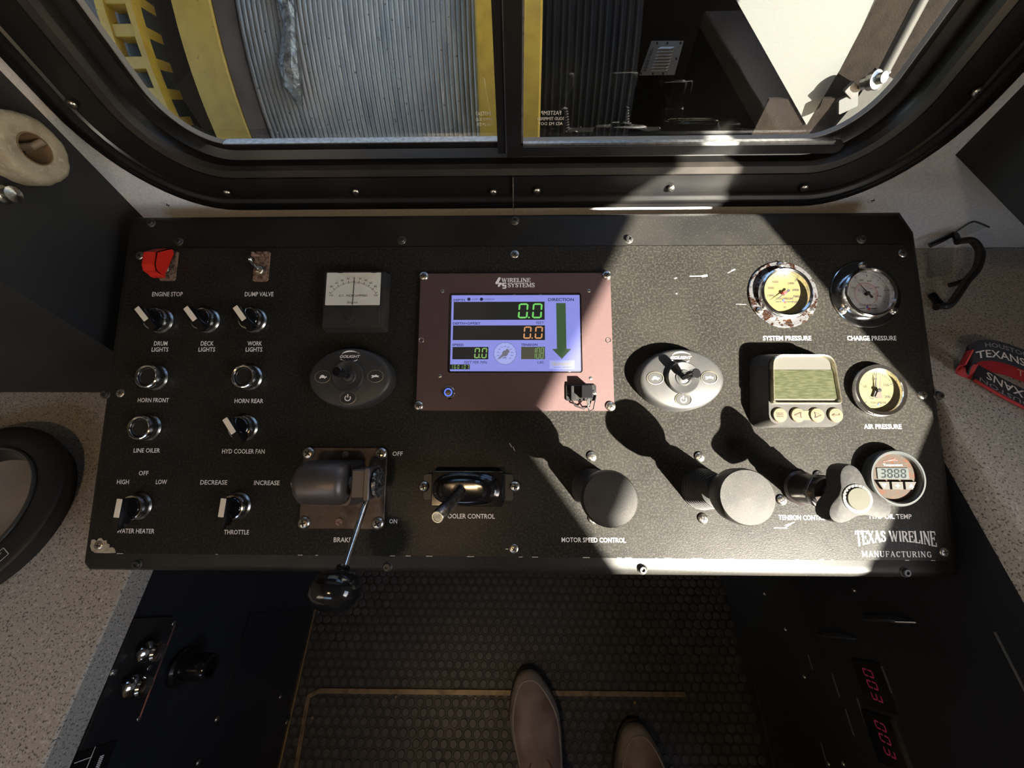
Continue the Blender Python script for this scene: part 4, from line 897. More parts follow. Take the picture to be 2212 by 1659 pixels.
# ---- round gauges
def gauge_face(t, zc, rd, mdial, marks, ink=M_INK, red=None, cx=0, cy=0):
    b = B(Matrix.Translation((cx, cy, 0))); b.lathe([(rd, zc-.001), (rd, zc), (0, zc)], 48); f = t.part('dial', b, mdial); return f
def flanged_gauge(label, px, py, kind):
    t = PT('pressure_gauge', label, 'gauge', px, py, 'round gauges on the right of the console')
    RF, RB = .0415, .0318
    MF = mat('rust-flaked chrome', (.5, .5, .52), .25, .9, n=(110, (.10, .042, .022), .50, .53), layers=[(500, (.3, .3, .32), .5, .7)], bump=(200, .3, .0006)) if kind == 'sys' else mat('polished flange', (.6, .6, .62), .16, 1., n=(60, (.35, .35, .37), .45, .7))
    b = B(); b.lathe_open([(RF, 0), (RF, .0010), (RF-.0008, .0018), (RB-.001, .0018)], 60); t.part('flange', b, MF)
    b = B(); b.lathe_open([(RB, .0012), (RB, .0055), (RB-.0012, .0085), (RB-.003, .0095), (RB-.0050, .0085), (RB-.0058, .006), (RB-.0060, .0004)], 60); t.part('bezel', b, M_CHROME)
    zc = .0015; rd = RB-.0062
    b = B(); b.lathe([(rd+.0003, zc-.001), (rd+.0003, zc), (0, zc)], 48); f = t.part('dial', b, M_YDIAL if kind == 'sys' else M_WDIAL)
    z = zc+.0002; b = B(); rt = rd-.0006
    for i in range(76):
        a = R(-132+264*i/75); big = i % 10 == 0; l = .0030 if big else (.0022 if i % 5 == 0 else .0015)
        b.line((rt-l)*math.sin(a), (rt-l)*math.cos(a), rt*math.sin(a), rt*math.cos(a), .0007 if big else .0003, z)
    if kind == 'sys':
        for s, a, r in (('1000', -97, .0150), ('2000', -62, .0162), ('3000', -29, .0175), ('5000', 38, .0170), ('6000', 72, .0160), ('7000', 102, .0155), ('7500', 127, .0170)):
            add_text(b, s, r*math.sin(R(a)), r*math.cos(R(a)), .0078, .0030, z)
        add_text(b, 'psi', .0006, -.0165, None, .0026, z)
    else:
        for s, a, r in (('200', -62, .0165), ('400', -12, .0178), ('600', 20, .0172), ('800', 60, .0165), ('1000', 100, .0160)):
            add_text(b, s, r*math.sin(R(a)), r*math.cos(R(a)), .0050, .0021, z)
    yb = -.0058 if kind == 'sys' else -.0140
    add_text(b, 'TEXAS WIRELINE', .001, yb, .021, .0026, z); b.line(-.010, yb-.0042, -.003, yb-.0038, .0009, z); b.line(.004, yb-.0042, .011, yb-.0040, .0009, z); b.build('dial_print', M_INK, f, None)
    b = B(); b.flat([(-.0026, yb-.0030), (-.0014, yb-.0030), (-.0013, yb-.0010), (.0006, yb-.0010), (.0006, yb-.0032), (-.0006, yb-.0040)][::-1], z+.0001); b.build('emblem', M_BLUEINK, f, None)
    b = B(); b.flat([(.0006, yb-.0032), (.0026, yb-.0034), (.0034, yb-.0044), (.0018, yb-.0058), (.0010, yb-.0066), (-.0002, yb-.0044)], z+.0001); b.build('emblem', M_REDINK, f, None)
    if kind == 'chg':
        b = B(); b.lathe_open([(.0138, z), (.0141, z)], 48)
        for i in range(29):
            a = R(-120+240*i/28); b.line(.0118*math.sin(a), .0118*math.cos(a), .0140*math.sin(a), .0140*math.cos(a), .0003, z)
        for s, a in (('10', -100), ('20', -60), ('40', 0), ('50', 45), ('60', 92)): add_text(b, s, .0095*math.sin(R(a)), .0095*math.cos(R(a)), None, .0017, z)
        b.build('inner_scale', M_REDINK, f, None)
    an = R(-126) if kind == 'sys' else R(-38)
    s_, c_ = math.sin(an), math.cos(an)
    b = B(); L = .0205
    b.flat([(L*s_, L*c_), (.0009*c_, -.0009*s_), (-.0062*s_+.0018*c_, -.0062*c_-.0018*s_), (-.0078*s_, -.0078*c_), (-.0062*s_-.0018*c_, -.0062*c_+.0018*s_), (-.0009*c_, .0009*s_)], z+.0030); t.part('needle', b, M_INK, None)
    b = B(); b.lathe([(.0022, z), (.0022, z+.0036), (0, z+.004)], 18); t.part('needle_hub', b, M_REDINK if kind == 'sys' else M_INK)
    b = B(); b.lathe([(RB-.0052, .0062), (RB-.0052, .0066), (0, .0066)], 40); t.part('glass', b, M_CLEAR)
    for a in (90, 215, -35):
        add_screw(t.o, ((RF+RB)/2*.995*math.cos(R(a)), (RF+RB)/2*.995*math.sin(R(a)), .0018), None, .0042, .0030, M_STEEL, rz=a)
    return t
flanged_gauge('system pressure gauge with yellowed dial and rust-flaked chrome flange', 1690, 636, 'sys')
flanged_gauge('charge pressure gauge with white dial and clean polished flange, upper right', 1868, 636, 'chg')
# air pressure gauge (duplex needles), standing proud
t = PT('pressure_gauge', 'air pressure gauge with yellow dial and two needles in a raised chrome ring', 'gauge', 1891, 844, 'round gauges on the right of the console')
RB = .0300; hz = .0080
b = B(); b.lathe_open([(RB-.0005, 0), (RB-.001, hz-.003)], 56); t.part('barrel', b, M_BLACK)
b = B(); b.lathe_open([(RB, hz-.006), (RB+.0004, hz-.003), (RB-.0010, hz), (RB-.0048, hz-.0004), (RB-.0056, hz-.0020), (RB-.0058, .0006)], 56); t.part('bezel', b, M_CHROME)
zc = .0014; rd = RB-.0056; b = B(); b.lathe([(rd, zc-.001), (rd, zc), (0, zc)], 48); f = t.part('dial', b, M_YDIAL)
z = zc+.0002; rt = rd-.003; b = B()
for i in range(41):
    a = R(-135+270*i/40); big = i % 10 == 0; l = .0034 if big else .0020
    b.line((rt-l)*math.sin(a), (rt-l)*math.cos(a), rt*math.sin(a), rt*math.cos(a), .0009 if big else .0004, z)
for s, a in (('50', -70), ('100', -4), ('150', 62), ('200', 122)): add_text(b, s, .0138*math.sin(R(a)), .0138*math.cos(R(a)), None, .0032, z)
add_text(b, 'TEXAS WIRELINE', .0005, -.0142, .0185, .0026, z); b.line(-.0085, -.0182, -.002, -.0180, .0006, z); b.line(-.0095, -.0070, -.007, -.0095, .0008, z); b.line(-.007, -.0095, -.0045, -.0093, .0010, z); b.build('dial_print', M_INK, f, None)
b = B(); b.flat([(-.0016, -.0165), (-.0004, -.0165), (-.0003, -.0150), (.0008, -.0150), (.0008, -.0170), (-.0004, -.0178)][::-1], z+.0001); b.build('emblem', M_BLUEINK, f, None)
for nm, an, m in (('needle', R(4), M_INK), ('needle', R(9), mat('brown needle', (.09, .05, .04), .5))):
    s_, c_ = math.sin(an), math.cos(an); ox = -.0016 if an < R(6) else .0012
    def P_(l, w): return (ox+l*s_+w*c_, l*c_-w*s_)
    b = B(); b.flat([P_(.0178, -.0004), P_(.0178, .0004), P_(.001, .0011), P_(-.0015, .0018), P_(-.0082, .0042), P_(-.0092, 0), P_(-.0082, -.0042), P_(-.0015, -.0018), P_(.001, -.0011)], z+(.0016 if m is M_INK else .0024)); t.part(nm, b, m, None)
b = B(); b.lathe([(.0022, z), (.0022, z+.004), (0, z+.0042)], 18); t.part('needle_hub', b, M_BLACK)
b = B(); b.lathe([(RB-.0054, hz-.0024), (RB-.0054, hz-.0020), (0, hz-.0020)], 40); t.part('glass', b, M_CLEAR)
# digital temperature gauge
t = PT('temperature_gauge', 'round digital oil temperature gauge with small display and three keys', 'gauge', 1918, 1030)
RB = .0308; hz = .0125
b = B(); b.lathe_open([(RB-.0015, 0), (RB-.0015, hz-.006), (RB, hz-.004), (RB, hz-.0015), (RB-.0012, hz), (RB-.0030, hz), (RB-.0042, hz-.0012), (RB-.0050, hz-.0060)], 60); t.part('housing', b, mat('grey gauge ring', (.055, .06, .06), .3, .2))
zc = hz-.0055; b = B(); b.lathe([(RB-.0048, zc-.001), (RB-.0048, zc), (0, zc)], 48); f = t.part('face', b, mat('tan face', (.036, .027, .020), .6, spec=.1, n=(200, (.055, .019, .008), .52, .64), layers=[(500, (.055, .047, .036), .6, .75)]))
b = B(); b.rbox(.0350, .0125, zc-.0002, zc+.0008, .001, .0003, -.001, .0045); l_ = t.part('display', b, mat('grey lcd', (.045, .052, .05), .4, spec=.2))
b = B(); seg_text(b, '3888', .0128, -.0004, .0058, .0098, zc+.0010, .0014, .0016); b.flat(ell(.0007, .0007, 8, 2, -.0022, .0028), zc+.001); b.flat(ell(.0007, .0007, 8, 2, -.0018, .0062), zc+.001); b.build('display_digits', mat('lcd ink', (.004, .008, .011), .5, spec=.1), l_, None)
b = B(); add_text(b, 'Temperature', .0002, .0135, .021, .0030, zc+.0003); t.part('lettering', b, M_WHITE, None)
b = B(); b.line(-.010, .0172, .004, .0205, .0008, zc+.0003); b.line(-.008, .0178, .006, .0190, .0006, zc+.0003); t.part('red_flash', b, M_REDINK, None)
for i, sx in enumerate((-.0145, .0005, .0155)):
    o_ = [(-.0062, -.0042), (.0062, -.0042), (.0062, .0042), (-.0062, .0042)]
    if i == 0: o_ = [(-.0015, -.0042), (.0062, -.0042), (.0062, .0042), (-.0062, .0042)]
    if i == 2: o_ = [(-.0062, -.0042), (.0015, -.0042), (.0062, .0042), (-.0062, .0042)]
    o_ = [(x+sx*.98, y-.0085) for x, y in o_]
    b = B(); b.stack([(o_, zc-.0004), (o_, zc+.0022), ([(x*.96+sx*.04, y*.96-.0085*.04) for x, y in o_], zc+.0027)]); k = t.part('key', b, mat('grey key', (.05, .047, .041), .6, spec=.15), None)
    b = B(); x, y, z = sx*.98, -.0085, zc+.0029
    if i == 0: b.flat([(x-.0024, y+.0020), (x+.0024, y+.0020), (x, y-.0022)][::-1], z)
    elif i == 2: b.flat([(x-.0026, y-.0020), (x+.0026, y-.0020), (x, y+.0022)], z)
    else: b.line(x-.0022, y, x+.0022, y, .0009, z); b.line(x, y-.0022, x, y+.0022, .0009, z)
    b.build('key_symbol', M_WHITE, k, None)

# ---- display controller with green screen and four keys
t = PT('engine_display', 'black engine display controller with green screen and four gold keys', 'controller', 1706, 847)
hz = .021
def FT(px, py, h=hz): return t.at(px, py, h)
def poly_round(pts, r, seg=5):
    out = []; n = len(pts)
    for i in range(n):
        p, a, c = Vector(pts[i]), Vector(pts[i-1]), Vector(pts[(i+1) % n]); d1 = (a-p).normalized(); d2 = (c-p).normalized()
        rr_ = r[i] if isinstance(r, (list, tuple)) else r
        for k in range(seg+1):
            s = k/seg; q1 = p+d1*rr_*(1-s); q2 = p+d2*rr_*s; out.append(tuple(q1*(1-s)+q2*s))
    return out
fc = [FT(*c) for c in ((1654, 919), (1832, 917), (1800, 764), (1634, 764))]
fc = [Vector((x, y)) for x, y in ((-.0425, fc[0].y), (.0425, fc[1].y), (.0375, fc[2].y), (-.0375, fc[3].y))]
mid = FT(1736, 842); cxm = mid.x
fc = [Vector((p.x+cxm, p.y)) for p in fc]; cc = sum(fc, Vector((0, 0)))/4
def sc_(k, kx=0): return poly_round([cc+Vector(((p.x-cc.x)*(k+kx), (p.y-cc.y)*k)) for p in fc], [.012, .012, .014, .014])
b = B(); b.stack([(sc_(1.06, .12), 0), (sc_(1.06, .11), .003), (sc_(1.04, .04), .011), (sc_(1.0), hz-.003), (sc_(.97), hz)]); t.part('case', b, M_DUSTYBLK)
hw_, y0_, y1_ = .0355, FT(1740, 873).y, FT(1740, 766).y
lens = [Vector((cxm-.0385, y0_)), Vector((cxm+.0385, y0_)), Vector((cxm+.0350, y1_)), Vector((cxm-.0350, y1_))]; lc = sum(lens, Vector((0, 0)))/4
def ls(k): return poly_round([lc+(p-lc)*k for p in lens], [.004, .004, .013, .013])
M_BRASS = mat('brassy bezel', (.4, .37, .27), .25, .85, n=(150, (.28, .24, .16), .45, .7))
b = B(); b.loft([[(x, y, hz-.001) for x, y in ls(1.0)], [(x, y, hz+.004) for x, y in ls(.99)], [(x, y, hz+.005) for x, y in ls(.965)], [(x, y, hz+.0046) for x, y in ls(.94)], [(x, y, hz+.0015) for x, y in ls(.90)]], False, False); t.part('screen_bezel', b, M_BRASS)
b = B(); b.flat(ls(.91), hz+.0016); b.v = [(x, y, z) for x, y, z in b.v]; t.part('screen_mask', b, mat('screen mask', (.085, .083, .072), .35), None)
g0, g1 = FT(1666, 862), FT(1800, 800)
b = B(); b.box(g0.x, g1.x, g0.y, g1.y, hz+.0014, hz+.0022); t.part('screen', b, mat('green lcd', (.028, .033, .014), .3, n=(120, (.055, .058, .03), .4, .65, (1, 6, 1))), None)
b = B(); b.loft([[(x, y, hz+.0030) for x, y in ls(.93)], [(x, y, hz+.0034) for x, y in ls(.93)]]); t.part('screen_glass', b, glass_mat('controller glass', refl=.08, rough=.12), None)
M_KEYG = mat('gold key', (.105, .085, .052), .4, .2)
ky = FT(1740, 897).y
b = B(); xa, xb = FT(1722, 897).x, FT(1763, 897).x; b.rbox(xb-xa, .0105, hz-.0005, hz+.0006, .001, .0003, (xa+xb)/2, ky); t.part('key_bridge', b, M_KEYG)
for i, kx_ in enumerate((1683, 1722, 1763, 1803)):
    kx = FT(kx_, 897).x
    b = B(); b.lathe([(.0080, hz-.001), (.0080, hz+.0012), (.0074, hz+.0022), (0, hz+.0024)], 28, kx, ky); k = t.part('key', b, M_KEYG)
    b = B(); z = hz+.0027
    if i == 0:
        for q in (-.0018, 0, .0018): b.line(kx-.0022, ky+q, kx+.0032, ky+q, .0008, z); b.line(kx-.0038, ky+q, kx-.0028, ky+q, .0008, z)
    elif i in (1, 2):
        s = -1 if i == 1 else 1
        pts = [(kx+s*.0042, ky), (kx-s*.0030, ky+.0030), (kx-s*.0022, ky), (kx-s*.0030, ky-.0030)]
        for q in range(4): b.line(*pts[q], *pts[(q+1) % 4], .0007, z)
    else: b.line(kx-.0030, ky, kx+.0034, ky, .0008, z); b.line(kx+.0034, ky, kx+.0034, ky+.0018, .0008, z); b.line(kx-.0042, ky, kx-.0016, ky+.0016, .0008, z); b.line(kx-.0042, ky, kx-.0016, ky-.0016, .0008, z)
    b.build('key_symbol', mat('key brown', (.04, .02, .008), .5), k, None)

# ---- brake valve with lever
t = PT('brake_valve', 'grey brake valve with chrome lever and black ball knob', 'brake lever', 744, 1053)
q = [t.at(*c) for c in ((660, 965), (838, 966), (828, 1139), (650, 1139))]
bw, bh = (q[1].x-q[0].x), (q[0].y-q[3].y)
b = B(); b.rbox(bw, bh, 0, .003, .006, .0006, 0, 0); t.part('base_plate', b, mat('grimy base plate', (.085, .06, .045), .5, .5, n=(60, (.16, .13, .11), .5, .7), layers=[(25, (.03, .022, .018), .5, .7)]))
for sx in (-1, 1):
    for sy in (-1, 1): add_screw(t.o, (sx*(bw/2-.0065), sy*(bh/2-.0065), .003), None, .0072, .0042, M_STEEL, rz=sx+sy*.4)
for rx, ry in ((.001, bh/2-.008), (-.002, -bh/2+.008)): b = B(); b.lathe([(.004, .003), (.004, .005), (0, .0055)], 14, rx, ry); t.part('rivet', b, M_RUST)
M_CAST = mat('worn cast iron', (.13, .115, .112), .42, .6, n=(20, (.085, .072, .07), .4, .7), bump=(250, .12, .0006, (8, 1, 1)))
ah = .032; cyl0, cyl1 = t.at(652, 1042, ah).x, t.at(752, 1042, ah).x; cy_ = t.at(700, 1042, ah).y; cr = .0235
AXX = Matrix.Translation((0, cy_, ah)) @ Matrix.Rotation(R(90), 4, 'Y')
b = B(AXX); b.lathe([(.010, cyl0-.001), (.0185, cyl0), (cr-.001, cyl0+.004), (cr, cyl0+.008), (cr, cyl1-.006), (cr-.002, cyl1-.001), (cr-.006, cyl1+.002), (.012, cyl1+.003)], 40); t.part('cylinder', b, M_CAST)
b = B(); b.stack([(rrect(.054, .05, .006, 4, (cyl0+cyl1)/2+.004, cy_-.003), .003), (rrect(.050, .045, .006, 4, (cyl0+cyl1)/2+.004, cy_-.002), ah)]); t.part('body', b, M_CAST)
b = B(AXX); b.lathe([(.0065, cyl0-.0045), (.0065, cyl0)], 6); b.lathe([(.0042, cyl0-.010), (.0042, cyl0-.0045)], 14); b.lathe([(.0070, cyl0-.0085), (.0070, cyl0-.0050)], 6); t.part('end_nut', b, M_DCHROME, 20)
bx0, bx1 = t.at(770, 1042, ah).x, t.at(808, 1042, ah).x
b = B(); b.rbox(bx1-bx0, .030, ah-.016, ah+.014, .002, .0015, (bx0+bx1)/2, cy_); b.rbox(.006, .034, ah-.018, ah+.017, .003, .001, bx1-.002, cy_); t.part('lever_block', b, M_CAST)
b = B(AXX); b.lathe([(.004, cyl1), (.004, bx0+.002)], 12); b.lathe([(.007, cyl1+.002), (.007, cyl1+.006)], 6); t.part('shaft', b, M_DCHROME, 20)
b = B(AXX); b.lathe([(.0155, bx1+.0030), (.0155, bx1+.0056), (.0148, bx1+.0062), (.004, bx1+.0062), (.004, bx1+.0078), (0, bx1+.0082)], 36); t.part('name_disc', b, mat('stamped disc', (.4, .4, .4), .35, .8, n=(350, (.06, .06, .06), .46, .54)))
e0 = t.at(792, 1080, ah+.005); e1 = t.at(741, 1240, .088); kk = t.at(724, 1277, .101)
A0, A1, KC = Vector((e0.x, e0.y+.004, ah+.002)), Vector((e1.x, e1.y, .088)), Vector((kk.x, kk.y, .101))
b = B(); b.tube([A0, A1+(KC-A1)*.3], .0031, 16); t.part('lever_rod', b, M_CHROME)
b = B(); dirv = (KC-A0).normalized(); b.tube([A0-dirv*.002, A0+dirv*.003], .0045, 12); t.part('rod_collar', b, M_DCHROME)
rot = dirv.to_track_quat('Z', 'Y').to_matrix().to_4x4()
b = B(Matrix.Translation(KC) @ rot); b.lathe([(.0062, -.021), (.0066, -.0165), (.0105, -.014), (.0175, -.0105), (.0212, -.005), (.0222, .001), (.0205, .0075), (.0155, .0125), (.008, .0152), (0, .016)], 36); t.part('ball_knob', b, M_GLOSSBLK, 60)

# ---- spooler joystick
t = PT('spooler_joystick', 'black spooler joystick with stacked rubber boot and bare steel lever', 'joystick', 1012, 1052)
b = B(); b.rbox(.104, .030, 0, .0025, .004, .0006, .0, .000); t.part('mount_plate', b, M_SATIN)
q0, q1 = t.at(938, 1091, .012), t.at(1096, 1020, .012)
b = B(); b.rbox(.080, .0385, 0, .014, .002, .001, 0, .0); t.part('block', b, M_GLOSSBLK)
b = B()
prof = [(.0375, .0178, .013), (.0375, .0178, .0165), (.0345, .0160, .0180), (.0345, .0160, .0195), (.0330, .0150, .0205), (.0335, .0155, .0225), (.0300, .0135, .0240), (.0255, .0118, .0245), (.0260, .0122, .0275), (.0225, .0105, .0290), (.0180, .0085, .0285)]
b.loft([[(x-.003*(z-.013)/.016, y, z) for x, y in ell(a_, b_, 48, 2.6)] for a_, b_, z in prof]); t.part('boot', b, M_GLOSSBLK, 14)
e1 = t.at(945, 1117, .088); A0 = Vector((-.004, -.001, .024)); A1 = Vector((e1.x, e1.y, .088)); d = A1-A0
b = B(); b.tube([A0, A0+d*.05, A0+d*.45, A0+d*.46, A0+d*.70, A0+d*.71, A0+d*.97, A1], [.0068, .0058, .0055, .0060, .0060, .0066, .0066, .0058], 20); t.part('lever', b, M_DCHROME)
b = B(Matrix.Translation(A1) @ d.normalized().to_track_quat('Z', 'Y').to_matrix().to_4x4()); b.lathe([(.0058, 0), (.0053, .0006), (.0042, .0006), (.0040, -.0006), (0, -.0006)], 20); t.part('lever_tip', b, mat('tip metal', (.5, .45, .34), .35, .9))
for px in (916, 1112):
    p = t.at(px, 1051, .0025); add_screw(t.o, (p.x, p.y, .0025), None, .0062, .0036, M_STEEL, rz=px)

# ---- two palm-grip levers
M_PALM = mat('palm knob', (.018, .0177, .017), .42, n=(60, (.032, .03, .026), .40, .72), layers=[(1300, (.09, .085, .07), .58, .74)])
def palm(label, px, py, face):
    t = PT('palm_lever', label, 'lever', px, py, 'lever handles with round black palm grips')
    ht = .094; f = t.at(*face, ht); ax = Vector((f.x, f.y, ht-.030))
    tiltm = Vector((0, 0, 1)).rotation_difference(Vector((f.x, f.y, ht))).to_matrix().to_4x4()
    b = B(tiltm)
    pr = [(.0235, 0), (.0235, .003)]
    for k in range(8):
        z = .004+k*.0046; r = .0228-.0008*k; pr += [(r-.0045, z), (r, z+.0018), (r-.0003, z+.0030), (r-.0046, z+.0044)]
    pr += [(.009, .042), (.009, .05)]
    b.lathe(pr, 32); t.part('bellows', b, M_RUBBER, 40)
    b = B(tiltm); b.lathe([(.008, .044), (.0130, .046), (.0135, .054), (.0128, .058)], 24); t.part('neck', b, M_BLACK)
    b = B(tiltm); b.lathe([(.0120, .057), (.0165, .0605), (.0222, .068), (.0250, .077), (.0256, .088), (.0250, .0935), (.0240, .0950), (0, .0955)], 44); t.part('palm_knob', b, M_PALM, 28)
    return t
palm('palm-grip motor speed lever with its round top half in shadow', 1279, 1056, (1318, 1078))
palm('palm-grip lever with a fully sunlit round top right of the motor speed lever', 1515, 1055, (1614, 1074))
# ---- tension control knob
t = PT('tension_knob', 'three-lobed black tension control knob with a pale centre button', 'knob', 1726, 1053)
ht = .080; f = t.at(1852, 1077, ht); tm = Vector((0, 0, 1)).rotation_difference(Vector((f.x, f.y, ht))).to_matrix().to_4x4()
b = B(tm); b.lathe([(.0190, 0), (.0190, .004), (.0165, .006), (.0165, .030), (.0175, .032), (.0175, .036), (.0150, .038), (.0150, .046), (.0085, .047), (.0085, .060)], 36); t.part('valve_body', b, mat('bronzed valve', (.05, .042, .04), .3, .6))
b = B(tm); b.lathe([(.0178, .0365), (.0186, .0372), (.0178, .0380)], 6); t.part('lock_nut', b, M_DCHROME, 20)
def trilobe(k, n=60):
    out = []
    for i in range(n):
        a = 2*math.pi*i/n; c = math.cos(1.5*(a-R(98)))**2; r = .0158+.0160*c**1.5
        out.append((k*r*math.cos(a), k*r*math.sin(a)))
    return out
b = B(tm); b.stack([(trilobe(.80), .058), (trilobe(.97), .061), (trilobe(1.0), .066), (trilobe(1.0), .076), (trilobe(.965), .0795), (trilobe(.90), .0800)]); t.part('lobed_grip', b, mat('lobed knob', (.022, .0215, .021), .6, spec=.15, n=(300, (.034, .033, .03), .45, .7)))
b = B(tm); b.lathe([(.0132, .0795), (.0132, .0806), (.0104, .0810), (.0102, .0806)], 36); k = t.part('centre_ring', b, mat('ring grey', (.07, .07, .068), .45))
b = B(tm)
for i, ch in enumerate('HYDRAFORCE'):
    a = R(205-i*16); add_text(b, ch, .0117*math.cos(a), .0117*math.sin(a), None, .0018, .0812, rot=a-R(90))
b.build('ring_lettering', M_WHITE, k, None)
b = B(tm); b.lathe([(.0104, .0800), (.0104, .0815), (.0098, .0822), (0, .0824)], 32); t.part('centre_button', b, mat('pale button', (.055, .054, .04), .6, spec=.15))

# ================================================================== loose things
# ---- roll of tape on the left side panel
tp = onplane(50, 322, 0, -.522)
t0 = empty('tape_roll', tp); tag(t0, 'worn cream roll of cloth tape hanging on the black side panel at left', 'tape')
M_TAPE = mat('cloth tape', (.40, .345, .25), .8, n=(60, (.28, .235, .165), .42, .7), layers=[(200, (.5, .45, .36), .55, .75)], bump=(120, .5, .002))
AXL = Matrix.Rotation(R(90), 4, 'Y')
b = B(AXL @ Matrix.Scale(.64, 4)); N_ = 60; loops = []
for r_, z_ in ((.024, -.024), (.044, -.025), (.0525, -.020), (.0535, .010), (.049, .020), (.043, .0235), (.036, .0215), (.029, .0225), (.0245, .021), (.024, -.024)):
    loops.append([(r_*(1+.018*math.sin(7*a)+.01*math.sin(17*a+z_*300))*math.cos(a) if r_ > .03 else r_*math.cos(a), (r_*(1+.018*math.sin(7*a)+.01*math.sin(17*a+z_*300)) if r_ > .03 else r_)*math.sin(a), z_) for a in (2*math.pi*i/N_ for i in range(N_))])
b.loft(loops, False, False); b.build('tape_winding', M_TAPE, t0, 50)
b = B(AXL @ Matrix.Scale(.64, 4)); b.lathe_open([(.0243, -.0235), (.0243, .0215), (.0225, .0215), (.0225, -.0235)], 40); b.build('core', mat('cardboard core', (.22, .14, .075), .8), t0)
b = B(AXL @ Matrix.Scale(.64, 4)); b.tube([(0, .004, -.026), (0, .008, .012), (0, .0215, .020)], .0055, 12); b.build('hook', mat('wooden peg', (.2, .15, .1), .6), t0)
b = B(); p = onplane(2, 420, 0, -.538)
b.lathe([(.009, 0), (.009, .004), (.006, .006), (.006, .012), (.008, .014), (0, .017)], 16); b.v = [(-.538+z, p.y+x, p.z+y) for x, y, z in b.v]
tag(b.build('wall_knob', M_STEEL), 'small metal knob on the black side panel just below the tape roll', 'knob')

# ---- black round bin on the left worktop
c0 = Vector((-.722, .094, .54))
t0 = empty('round_tray', c0); tag(t0, 'shallow black round tray with a thick rim on the left worktop', 'tray')
b = B(); b.lathe_open([(.112, 0), (.118, .016), (.1205, .022), (.1205, .026), (.117, .029), (.090, .029), (.085, .027), (.081, .020)], 64); b.build('rim', mat('bin plastic', (.016, .0155, .015), .5, bump=(600, .15, .0005)), t0, 45)
b = B(); b.lathe_open([(.089, .0295), (.084, .0285), (.080, .018), (.078, .004)], 64); b.build('inner_wall', M_GLOSSBLK, t0)
b = B(); b.lathe_open([(.089, .0292), (.0885, .0312), (.0865, .0322), (.0845, .0312), (.0840, .0292)], 64); b.build('rim_bead', mat('rim bead', (.05, .048, .045), .15, spec=.8), t0)
b = B(); b.lathe([(.080, .002), (.080, .005), (0, .005)], 48); b.build('tray_floor', mat('bin contents', (.34, .30, .26), .5, n=(15, (.22, .19, .165), .4, .7)), t0)
p = Vector((.0895, -.055, 0)); a_ = math.atan2(p.y, p.x)+R(90)
b = B()
def lb(x, y): return (p.x+x*math.cos(a_)-y*math.sin(a_), p.y+x*math.sin(a_)+y*math.cos(a_))
for q in (((-.012, -.0065), (.012, -.0065)), ((.012, -.0065), (.012, .0065)), ((.012, .0065), (-.012, .0065)), ((-.012, .0065), (-.012, -.0065)), ((-.008, -.003), (.008, .003)), ((-.008, .003), (0, .0050))):
    b.line(*lb(*q[0]), *lb(*q[1]), .0010, .0296)
b.build('label', mat('bin label', (.6, .6, .58), .5), t0, None)

# ---- safety glasses on the right worktop
gl = empty('safety_glasses', Vector((.62, .40, .655))); tag(gl, 'clear safety glasses with black temples on the worktop behind the console', 'glasses')
go = Vector(gl.location)
def gp(px, py, z): return onplane(px, py, 2, z) - go
def gpath(pts, n=6):
    P = [Vector(p) for p in pts]; out = []
    for i in range(len(P)-1):
        a, b_, c, d_ = P[max(i-1, 0)], P[i], P[i+1], P[min(i+2, len(P)-1)]
        for k in range(n):
            s = k/n; out.append(.5*((2*b_)+(c-a)*s+(2*a-5*b_+4*c-d_)*s*s+(3*b_-a-3*c+d_)*s**3))
    out.append(P[-1]); return out
b = B(); b.tube(gpath([gp(2068, 522, .69), gp(2100, 520, .69), gp(2117, 545, .688), gp(2110, 580, .682), gp(2090, 605, .676), gp(2055, 655, .664), gp(2036, 661, .662), gp(2022, 664, .662)]), [.0045]*12+[.0052]*12+[.0048]*12+[.0042]*7, 10); b.build('temple', M_SATIN, gl)
b = B(); b.tube(gpath([gp(2116, 552, .678), gp(2104, 590, .668), gp(2080, 607, .664), gp(2052, 616, .660)]), .0034, 10); b.build('temple', M_SATIN, gl)
b = B(); b.tube(gpath([gp(2008, 530, .676), gp(2035, 518, .684), gp(2060, 506, .690), gp(2068, 520, .690)]), .0038, 10); b.build('brow_bar', M_GLOSSBLK, gl)
b = B(); b.tube(gpath([gp(2012, 636, .660), gp(2024, 650, .660), gp(2034, 662, .660)]), .0045, 10); b.build('hinge', M_GLOSSBLK, gl)
def lens_sheet(cs, bulge):
    c = [gp(*q) for q in cs]; nrm = (c[1]-c[0]).cross(c[3]-c[0]).normalized(); b = B(); n = 8; V = []; Fs = []
    for i in range(n+1):
        for j in range(n+1):
            s, t_ = i/n, j/n; p = (c[0]*(1-s)+c[1]*s)*(1-t_)+(c[3]*(1-s)+c[2]*s)*t_; V.append(tuple(p+nrm*bulge*4*s*(1-s)))
    for i in range(n):
        for j in range(n): Fs.append((i*(n+1)+j, (i+1)*(n+1)+j, (i+1)*(n+1)+j+1, i*(n+1)+j+1))
    b.add(V, Fs); V2 = [tuple(Vector(v)+nrm*.0015) for v in V]; b.add(V2, Fs); return b
lens_sheet(((2005, 536, .674), (2064, 518, .688), (2056, 590, .660), (2003, 600, .660)), .006).build('lens', M_LENS, gl)
lens_sheet(((2062, 505, .690), (2100, 480, .700), (2136, 490, .700), (2068, 522, .682)), .004).build('lens', M_LENS, gl)
b = B(); b.tube(gpath([gp(2062, 503, .692), gp(2098, 480, .701), (gp(2118, 483, .701)), gp(2137, 491, .699)]), .0012, 6); b.build('lens_edge', mat('lens edge', (.06, .065, .062), .2), gl)

